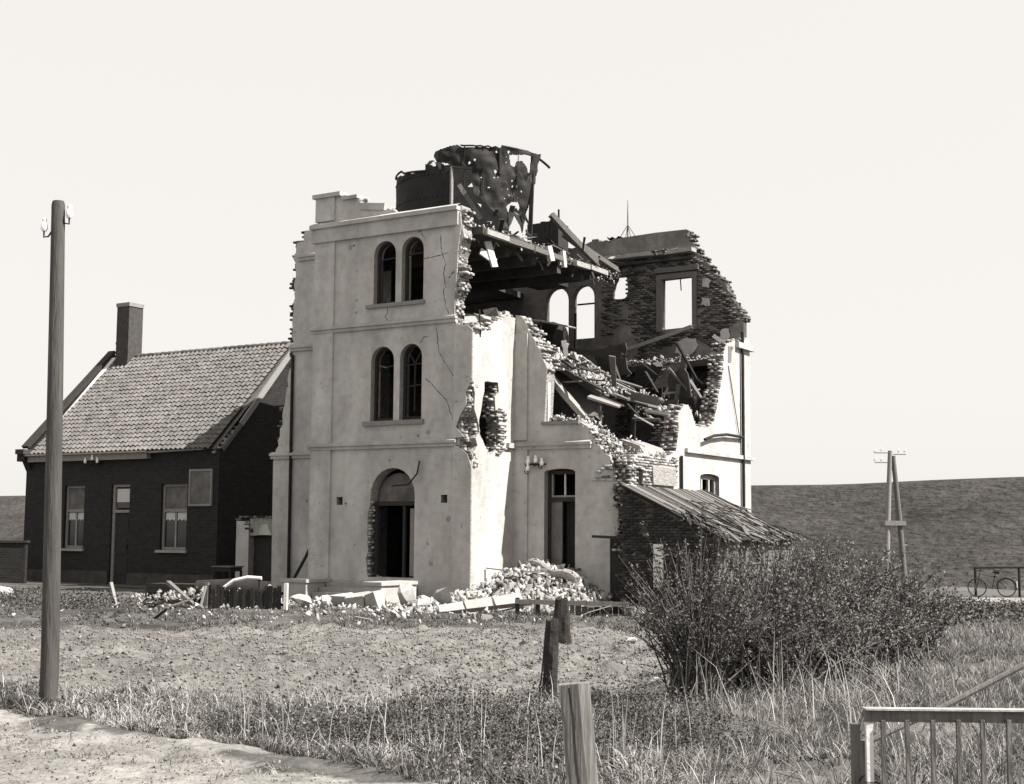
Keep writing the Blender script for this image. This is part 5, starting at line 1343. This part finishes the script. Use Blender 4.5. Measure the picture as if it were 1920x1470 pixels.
def stump(label, x, y, h, w, lean):
    r = place('rotten_stump', label, 'stump', x, y, None)
    n, kk = 14, 16; vv, ff = [], []
    for k in range(kk):
        t = k / (kk - 1); cx_ = lean * t * h; z = -.15 + t * (h + .15)
        for i in range(n):
            a_ = 2 * pi * i / n
            rr = w * (1.2 - .35 * t + .3 * max(0, .2 - t)) * (1 + .35 * float(vnoise(i * .9 + x * 9, t * 1.2, .8, 71)) + .2 * float(vnoise(i * 2.3, t * 6, .9, 72)))
            zt = z + (0 if k < kk - 1 else .09 * float(vnoise(i * 1.7 + x, 3, .8, 73)))
            vv.append((cx_ + rr * cos(a_), rr * .9 * sin(a_), zt))
    for k in range(kk - 1):
        for i in range(n): ff.append((k * n + i, k * n + (i + 1) % n, (k + 1) * n + (i + 1) % n, (k + 1) * n + i))
    ff.append(tuple(range((kk - 1) * n, kk * n)))
    MB().add(vv, ff).build('trunk', 'stump', r)
    m = MB()
    for k in range(4):
        a = random.uniform(0, 6); m.tube([(lean * h + w * .5 * cos(a), w * .5 * sin(a), h - .1), (lean * h + w * .5 * cos(a) + .01, w * .5 * sin(a), h + random.uniform(.02, .08))], [.025, .004], 5)
    m.build('splinter', 'stump', r)
    return r
stump('dark rotten fence stake standing on the ditch bank', .40, 15.0, .83, .085, .06)
stump('second dark stake wrapped in weeds nearer the ruin', .86, 22.6, .72, .13, -.03)
# gate
GT = place('baluster_gate', 'weathered wooden gate with upright bars in the right foreground', 'gate', 1.76, 7.0, -.1)
MB().obox((-.005, 0, .853), (1.4, .10, .838), .07, .009).build('sunlit_rail_top', 'concrete', GT)  # pale strip paints the sunlit top of the rail
MB().obox((0, .0, .818), (1.4, .10, .803), .026, .055).build('top_rail', 'gate', GT)
MB().obox((0, .0, .08), (1.4, .10, .07), .03, .07).build('bottom_rail', 'gate', GT)
for k in range(10):
    x = .083 + k * .127; y = .071 * x
    MB().obox((x + random.uniform(-.004, .004), y - .024, .02), (x + random.uniform(-.004, .004), y - .024, .80), .021, .021, (0, 1, 0)).build('baluster', 'gate', GT)
MB().obox((.022, .008, .50), (.022, .008, .785), .034, .034, (0, 1, 0)).build('stile', 'white_paint_and_sunlit', GT)  # white colour here stands for the sunlit side of the stile
MB().obox((.022, .008, -.25), (.022, .008, .50), .034, .034, (0, 1, 0)).build('stile', 'timber', GT)
MB().obox((.62, -.0, .28), (1.4, .05, .80), .02, .04, (0, 1, 0)).build('brace', 'timber_mid', GT)
MB().tube([(.02 + .05 * cos(k * .9), .0 + .05 * sin(k * .9), .52 - k * .006 + .02 * sin(k)) for k in range(18)], .004, 4).build('wire', 'iron', GT)
r = place('gate_post', 'grey hanging post beside the foreground gate', 'post', 1.735, 7.06, -.3)
MB().box(-.026, -.03, -.1, .01, .03, .97).build('shaft', 'gate', r)
r = empty('slanting_pole', (2.4, 7.7, .45), 0, label='long thin pole slanting up behind the foreground gate', cat='pole')
MB().tube([(-.47, 0, .03), (0, .1, .22), (.6, .2, .50), (1.3, .3, .83)], .018, 8).build('shaft', 'timber_mid', r, smooth=True)
MB().tube([(-.47, 0, .05), (-.47, 0, -.75)], .02, 8).build('prop', 'timber_mid', r)
# ------------------------------------------------------------------ plants
def blades(name, X, Y, H, Wd, lean, m, seg=2, **kw):
    """tapered bent blades"""
    n = len(X); Z = gz(X, Y) - .02
    az = rng.uniform(0, 2 * pi, n); ln = np.abs(rng.normal(0, lean, n)) * H
    dx, dy = np.cos(az) * ln, np.sin(az) * ln
    fa = rng.uniform(0, 2 * pi, n); sx, sy = np.cos(fa) * Wd / 2, np.sin(fa) * Wd / 2
    V_ = np.zeros((n, 5, 3))
    V_[:, 0] = np.stack([X - sx, Y - sy, Z], 1); V_[:, 1] = np.stack([X + sx, Y + sy, Z], 1)
    mx, my, mz = X + dx * .35, Y + dy * .35, Z + H * .55
    V_[:, 2] = np.stack([mx - sx * .8, my - sy * .8, mz], 1); V_[:, 3] = np.stack([mx + sx * .8, my + sy * .8, mz], 1)
    V_[:, 4] = np.stack([X + dx, Y + dy, Z + H * np.sqrt(np.clip(1 - (ln / H) ** 2 * .6, .1, 1))], 1)
    b = (np.arange(n) * 5)[:, None]
    T = np.concatenate([b + np.array([[0, 1, 3]]), b + np.array([[0, 3, 2]]), b + np.array([[2, 3, 4]])], 1).reshape(-1, 3)
    me = np_mesh(name, V_.reshape(-1, 3), T, m)
    return link(name, me, None, kind='stuff', **kw)
def inpoly(poly, n):
    P_ = np.array(poly); lo, hi = P_.min(0), P_.max(0)
    out = np.zeros((0, 2))
    while len(out) < n:
        c_ = rng.uniform(lo, hi, (n * 2, 2)); out = np.concatenate([out, c_[pip_np(c_[:, 0], c_[:, 1], poly)]])
    return out[:n]
def clump(P_, s, seed, thr=0.0):
    return P_[vnoise(P_[:, 0], P_[:, 1], s, seed) + rng.normal(0, .12, len(P_)) > thr]
def tufts(name, C_, per, H, Wd, rad, m, lean=.55, **kw):
    """grass tufts: curved blades fanning out of many small clumps"""
    n0 = len(C_); k_ = rng.integers(per[0], per[1] + 1, n0); ids = np.repeat(np.arange(n0), k_); n = len(ids)
    th = (H[0] + (H[1] - H[0]) * rng.beta(1.3, 2.2, n0))[ids] * rng.uniform(.45, 1.1, n)
    az = rng.uniform(0, 2 * pi, n); rr = rad * np.sqrt(rng.uniform(0, 1, n))
    wind = rng.normal(0, .35, (n0, 2))[ids]
    X = C_[ids, 0] + np.cos(az) * rr; Y = C_[ids, 1] + np.sin(az) * rr; Z = gz(X, Y) - .02
    ln = np.abs(rng.normal(0, lean, n)) + .08
    dx, dy = (np.cos(az) * ln + wind[:, 0]) * th, (np.sin(az) * ln + wind[:, 1]) * th
    w_ = rng.uniform(Wd[0], Wd[1], n); fa = rng.uniform(0, 2 * pi, n); sx, sy = np.cos(fa) * w_ / 2, np.sin(fa) * w_ / 2
    V_ = np.zeros((n, 7, 3))
    for i, (t, ws) in enumerate(((0, 1), (.4, .9), (.75, .6))):
        px, py = X + dx * t * t, Y + dy * t * t; pz = Z + th * (t - .28 * t * t * np.minimum(ln * 1.4, 1.6))
        V_[:, 2 * i] = np.stack([px - sx * ws, py - sy * ws, pz], 1); V_[:, 2 * i + 1] = np.stack([px + sx * ws, py + sy * ws, pz], 1)
    V_[:, 6] = np.stack([X + dx, Y + dy, Z + th * (1 - .28 * np.minimum(ln * 1.4, 1.6) - .12 * ln)], 1)
    b = (np.arange(n) * 7)[:, None]
    T = np.concatenate([b + np.array([q]) for q in ([0, 1, 3], [0, 3, 2], [2, 3, 5], [2, 5, 4], [4, 5, 6])], 1).reshape(-1, 3)
    return link(name, np_mesh(name, V_.reshape(-1, 3), T, m), None, kind='stuff', **kw)
# verge strip between track and field
VERGE = [(-9, 19.5), (-5.2, 15.9), (-1.6, 14.9), (0.4, 14.9), (1.2, 13.5), (1.2, 9.0), (.4, 8.8), (-.8, 10.5), (-1.7, 11.4), (-3.0, 12.6), (-4.9, 13.9), (-9, 17.4)]
p = clump(inpoly(VERGE, 7500), .6, 51, -.15)
tufts('verge_grass', p, (6, 16), (.06, .24), (.005, .011), .05, 'grass', .6, label='rough grass along the verge and ditch', cat='grass')
p = clump(inpoly(VERGE, 5600), .8, 52, -.04)
tufts('verge_straw', p, (4, 10), (.08, .30), (.004, .008), .06, 'straw', .7, label='dry pale grass along the verge', cat='grass')
p = clump(inpoly([(-5.4, 13.6), (-3.1, 12.2), (-1.8, 10.9), (-.6, 9.6), (-1.6, 9.6), (-3.6, 11.2), (-5.6, 12.8)], 700), .5, 66, .0)
tufts('track_edge_grass', p, (4, 10), (.03, .12), (.004, .009), .05, 'reed', .8, label='short grass creeping onto the track edge', cat='grass')
p = inpoly(VERGE, 260)
blades('verge_stalks', p[:, 0], p[:, 1], rng.uniform(.25, .6, len(p)), rng.uniform(.005, .009, len(p)), .35, 'straw', label='single dry stalks along the verge', cat='grass')
# dark low brambles in the ditch
def leaves(name, P3, size, m, parent=None, flat=.0, **kw):
    n = len(P3)
    q = rng.normal(0, 1, (n, 3)); q /= np.linalg.norm(q, axis=1)[:, None]
    r_ = rng.normal(0, 1, (n, 3)); r_ -= (r_ * q).sum(1)[:, None] * q; r_ /= np.linalg.norm(r_, axis=1)[:, None]
    L_ = size * rng.uniform(.6, 1.3, n)[:, None]
    V_ = np.stack([P3 - q * L_ * .5, P3 + r_ * L_ * .28, P3 + q * L_ * .5, P3 - r_ * L_ * .28], 1).reshape(-1, 3)
    b = (np.arange(n) * 4)[:, None]
    T = np.concatenate([b + np.array([[0, 1, 2]]), b + np.array([[0, 2, 3]])], 1).reshape(-1, 3)
    return link(name, np_mesh(name, V_, T, m), parent, **kw)
BR = [(-2.6, 13.6), (-.6, 14.3), (.5, 14.5), (2.0, 14.3), (2.2, 12.6), (1.2, 11.2), (0, 10.9), (-.9, 11.4), (-1.8, 12.4)]
p = clump(inpoly(BR, 42000), .55, 53, -.02)
hh = rng.uniform(0, 1, len(p)) * (.32 + .35 * vnoise(p[:, 0], p[:, 1], .5, 54))
p3_ = clump(inpoly(VERGE, 14000), .35, 65, .12)
leaves('verge_weeds', np.column_stack([p3_, gz(p3_[:, 0], p3_[:, 1]) + rng.uniform(0, .16, len(p3_))]), .04, 'leaf', label='broad-leaved weeds among the verge grass', cat='weeds', kind='stuff')
p2_ = clump(inpoly(VERGE, 9000), .5, 64, .05)
leaves('ditch_litter', np.column_stack([p2_, gz(p2_[:, 0], p2_[:, 1]) + rng.uniform(0, .10, len(p2_))]), .035, 'reed', label='dead leaves lying along the ditch bank', cat='leaf litter', kind='stuff')
leaves('bramble', np.column_stack([p, gz(p[:, 0], p[:, 1]) + np.abs(hh)]), .029, 'leaf_dark', label='dark bramble tangle filling the ditch', cat='brambles', kind='stuff')
# reed and tall grass at right
REED = [(.7, 11.2), (1.0, 14.2), (1.7, 16.0), (2.6, 16.6), (3.8, 18.5), (4.9, 21.5), (7.0, 22.5), (10.5, 27), (14, 34), (15.5, 30), (11.5, 21), (7, 13.5), (5.5, 10), (3.6, 8.4), (1.0, 8.6)]
p = clump(inpoly(REED, 9000), .9, 55, -.25)
tufts('reed_grass', p, (7, 16), (.10, .36), (.004, .009), .07, 'reed', .55, label='pale tall grass covering the right bank', cat='grass')
p = clump(inpoly(REED, 3600), .7, 56, .0)
tufts('bank_grass', p, (7, 15), (.08, .26), (.006, .013), .06, 'grass', .6, label='darker grass tufts on the right bank', cat='grass')
p = clump(inpoly(REED, 2600), 1.0, 63, .05)
tufts('bank_straw', p, (5, 11), (.10, .42), (.004, .008), .08, 'straw', .6, label='bleached straw tufts on the right bank', cat='grass')
p = clump(inpoly([(1.5, 14.5), (2.6, 15.8), (4.2, 17.5), (4.6, 15.5), (3.6, 13), (1.5, 12.5)], 170), .6, 57, -.05)
blades('reed_stalks', p[:, 0], p[:, 1], rng.uniform(.4, 1.0, len(p)), rng.uniform(.008, .013, len(p)), .4, 'straw', label='tall dry reed stalks before the bushes', cat='reeds')
p = inpoly([(-2.5, 12.6), (.4, 13.4), (1.6, 12.6), (1.0, 10), (-.3, 10.3)], 110)
blades('ditch_reeds', p[:, 0], p[:, 1], rng.uniform(.25, .75, len(p)), rng.uniform(.007, .012, len(p)), .2, 'straw', label='thin dry reed stalks standing in the ditch', cat='reeds')
p = clump(inpoly([(8, 24), (13, 34), (15, 44), (17, 47.5), (26, 48.5), (20, 36), (12.5, 24)], 26000), 1.4, 58, -.1)
blades('far_bank_grass', p[:, 0], p[:, 1], rng.uniform(.1, .32, len(p)), rng.uniform(.012, .03, len(p)), .5, 'reed', label='grass on the far bank below the road', cat='grass')
p = clump(inpoly([(8.5, 28), (12, 38), (14, 46), (15.5, 43), (16, 38), (12, 28)], 16000), 1.6, 59, .02)
leaves('bank_scrub', np.column_stack([p, gz(p[:, 0], p[:, 1]) + rng.uniform(0, .5, len(p))]), .08, 'leaf_dark', label='dark scrub on the far bank', cat='scrub', kind='stuff')
p = inpoly([(5.8, 21.2), (7.5, 25), (10, 31), (12.5, 34), (10.5, 25.5), (8, 21.8)], 2600)
tufts('hollow_grass', p, (6, 12), (.08, .30), (.007, .015), .10, 'reed', .6, label='grass in the hollow right of the hedge', cat='grass')
# rough grass before the buildings
p = clump(inpoly([(-16, 37), (-9, 36), (-6, 33.6), (-2, 31.8), (1.5, 32.2), (3.2, 30), (3.0, 25.4), (-3.5, 26.2), (-9.3, 25.7), (-16, 25.4)], 7500), 1.1, 60, -.05)
tufts('plot_grass', p, (6, 12), (.05, .20), (.010, .022), .09, 'grass', .8, label='rough grass on the plot before the buildings', cat='grass')
p = inpoly(FIELD[1:8], 2600); p = p[p[:, 0] > -10]
blades('field_weeds', p[:, 0], p[:, 1], rng.uniform(.03, .12, len(p)), rng.uniform(.006, .014, len(p)), .6, 'grass', label='sparse weeds on the ploughed field', cat='weeds')
p = clump(inpoly([(-7.4, 30.8), (-10.5, 35.8), (-13, 38), (-14, 37), (-11, 31)], 9000), .8, 61, .0)
leaves('house_weeds', np.column_stack([p, gz(p[:, 0], p[:, 1]) + rng.uniform(0, .35, len(p))]), .06, 'leaf_dark', label='dark weeds along the house plinth', cat='weeds', kind='stuff')
# clods
def clods(name, poly, n, lo, hi, m='clod', **kw):
    P_ = inpoly(poly, n); sh = CHA[:4]
    s_ = lo + (hi - lo) * rng.beta(1, 4, n)
    Vs, Ts, o = [], [], 0
    Z = gz(P_[:, 0], P_[:, 1])
    for k_ in range(4):
        for rot in range(6):
            sel = np.arange(n) % 24 == k_ * 6 + rot
            V0, T0 = sh[k_]
            V0 = (V0 * np.array([1.2, 1, .6 + .1 * rot])) @ rotm((rot * .7, rot * 1.1, rot)).T
            c_ = np.column_stack([P_[sel], Z[sel] + s_[sel] * .12])
            vv_ = V0[None] * s_[sel][:, None, None] + c_[:, None]
            m_ = len(c_)
            Ts.append((T0[None] + (np.arange(m_) * len(V0))[:, None, None] + o).reshape(-1, 3)); Vs.append(vv_.reshape(-1, 3)); o += m_ * len(V0)
    return link(name, np_mesh(name, np.concatenate(Vs), np.concatenate(Ts), m), None, kind='stuff', **kw)
clods('clods', [(-10, 25.6), (-3.6, 26.2), (2.6, 25.5), (3.2, 22), (1.6, 15.4), (-5.6, 15.4)], 24000, .015, .115, label='dry clods of earth on the ploughed field', cat='clods')
clods('track_clods', [(-5.2, 13.4), (-3.1, 12.2), (-1.8, 11.0), (-.9, 10.1), (.2, 8.6), (-3.4, 8.6)], 2600, .010, .06, label='small clods on the sandy track', cat='clods')

def bush(label, x, y, h, spread, ns, nl, m='leaf', leaf=.04, lean=(0, 0), name='bush', group='bushes before the shed', up=.75, bs=.2):
    r = place(name, label, 'bush', x, y, None, 0, group)
    st = MB(); P3 = []
    for k in range(ns):
        a = random.uniform(0, 2 * pi); q = random.random() ** .6
        top = Vector((cos(a) * spread * q + lean[0], sin(a) * spread * q * .8 + lean[1], h * random.uniform(.55, 1.0) * (1 - .35 * q * q)))
        base = Vector((random.gauss(0, bs * spread), random.gauss(0, bs * spread), -.05))
        ctl = base.lerp(top, .5) + Vector((-top.x * .22, -top.y * .2, h * .12)) + Vector((random.gauss(0, .05), random.gauss(0, .05), 0))
        pts = [base * (1 - t) ** 2 + ctl * 2 * t * (1 - t) + top * t * t for t in (0, .25, .5, .75, 1)]
        st.tube(pts, [.012, .010, .008, .005, .003], 4, cap=False)
        for i in range(max(2, nl // 6)):
            t = 1 - random.random() ** up * .85
            pt = base * (1 - t) ** 2 + ctl * 2 * t * (1 - t) + top * t * t
            s_ = .012 + .07 * (1 - t)
            c_ = pt + Vector((random.gauss(0, s_), random.gauss(0, s_), random.gauss(0, s_)))
            for j in range(random.randint(3, 8)):
                P3.append((c_.x + random.gauss(0, .022), c_.y + random.gauss(0, .022), max(.03, c_.z + random.gauss(0, .024))))
        for i in range(4):   # side twigs
            t = random.uniform(.3, .92); pt = base * (1 - t) ** 2 + ctl * 2 * t * (1 - t) + top * t * t
            d = (top - base).normalized() * random.uniform(.1, .3) + Vector((random.gauss(0, 1), random.gauss(0, 1), abs(random.gauss(.5, .5)))).normalized() * random.uniform(.08, .22)
            st.tube([pt, pt + d], [.004, .0018], 3, cap=False)
            for j in range(int(nl * .16)):
                u = random.random() ** .7; P3.append(tuple(pt + d * u + Vector((random.gauss(0, .016), random.gauss(0, .016), random.gauss(0, .016)))))
    for k in range(int(ns * .16)):   # long feathery shoots above the crown
        a = random.uniform(0, 2 * pi); q = random.random() ** .5
        b0 = Vector((cos(a) * spread * q * .55 + lean[0] * .6, sin(a) * spread * q * .4, h * random.uniform(.45, .65)))
        tp = b0 + Vector((cos(a) * .18 + random.gauss(.03, .08), random.gauss(0, .1), h * random.uniform(.35, .62) * (1 - .3 * q)))
        st.tube([b0, (b0 + tp) / 2 + Vector((random.gauss(0, .02), 0, 0)), tp], [.006, .004, .002], 3, cap=False)
        for j in range(random.randint(10, 26)):
            u = random.uniform(.2, 1); pt = b0.lerp(tp, u); P3.append((pt.x + random.gauss(0, .018), pt.y + random.gauss(0, .018), pt.z + random.gauss(0, .02)))
    st.build('stems', 'twig', r)
    leaves('foliage', np.array(P3), leaf, m, r)
    return r
bush('large dark leafy bush in front of the shed, twigs reaching up', 1.97, 15.0, 1.9, .9, 140, 46, 'leaf_dark', .038, (.0, 0), up=.95, bs=.14)
bush('wide bush right behind the dark bush, hiding the shed corner', 3.1, 17.4, 1.85, 1.05, 130, 52, 'leaf', .040, (.12, 0), up=1.0, bs=.3)
bush('bush in the middle of the hedge leaning right', 4.05, 19.0, 1.85, 1.05, 130, 52, 'leaf', .043, (.25, 0), up=1.0, bs=.35)
bush('taller bush of the hedge below the line pole', 5.1, 20.2, 1.7, 1.05, 120, 52, 'leaf', .043, (.35, 0), up=1.0, bs=.35)
bush('low bush filling the gap at the foot of the hedge', 2.75, 16.0, 1.35, .9, 110, 54, 'leaf_dark', .040, (.1, 0), up=1.1, bs=.4)
bush('low dark bush at the right end of the hedge', 5.95, 20.9, 1.2, .8, 90, 54, 'leaf_dark', .043, (.15, 0), up=1.0, bs=.3)
bush('second low bush in the hollow before the hedge', 3.7, 17.3, 1.1, .95, 110, 54, 'leaf', .040, (.1, 0), up=1.1, bs=.5)
bush('third low bush closing the foot of the hedge toward the right', 4.7, 18.9, 1.0, .95, 110, 54, 'leaf', .041, (.1, 0), up=1.1, bs=.5)
bush('tiny weed bush at the left edge of the field', -2.7, 13.6, .34, .38, 30, 30, 'leaf_dark', .03, name='weed_clump', group='weeds by the track')
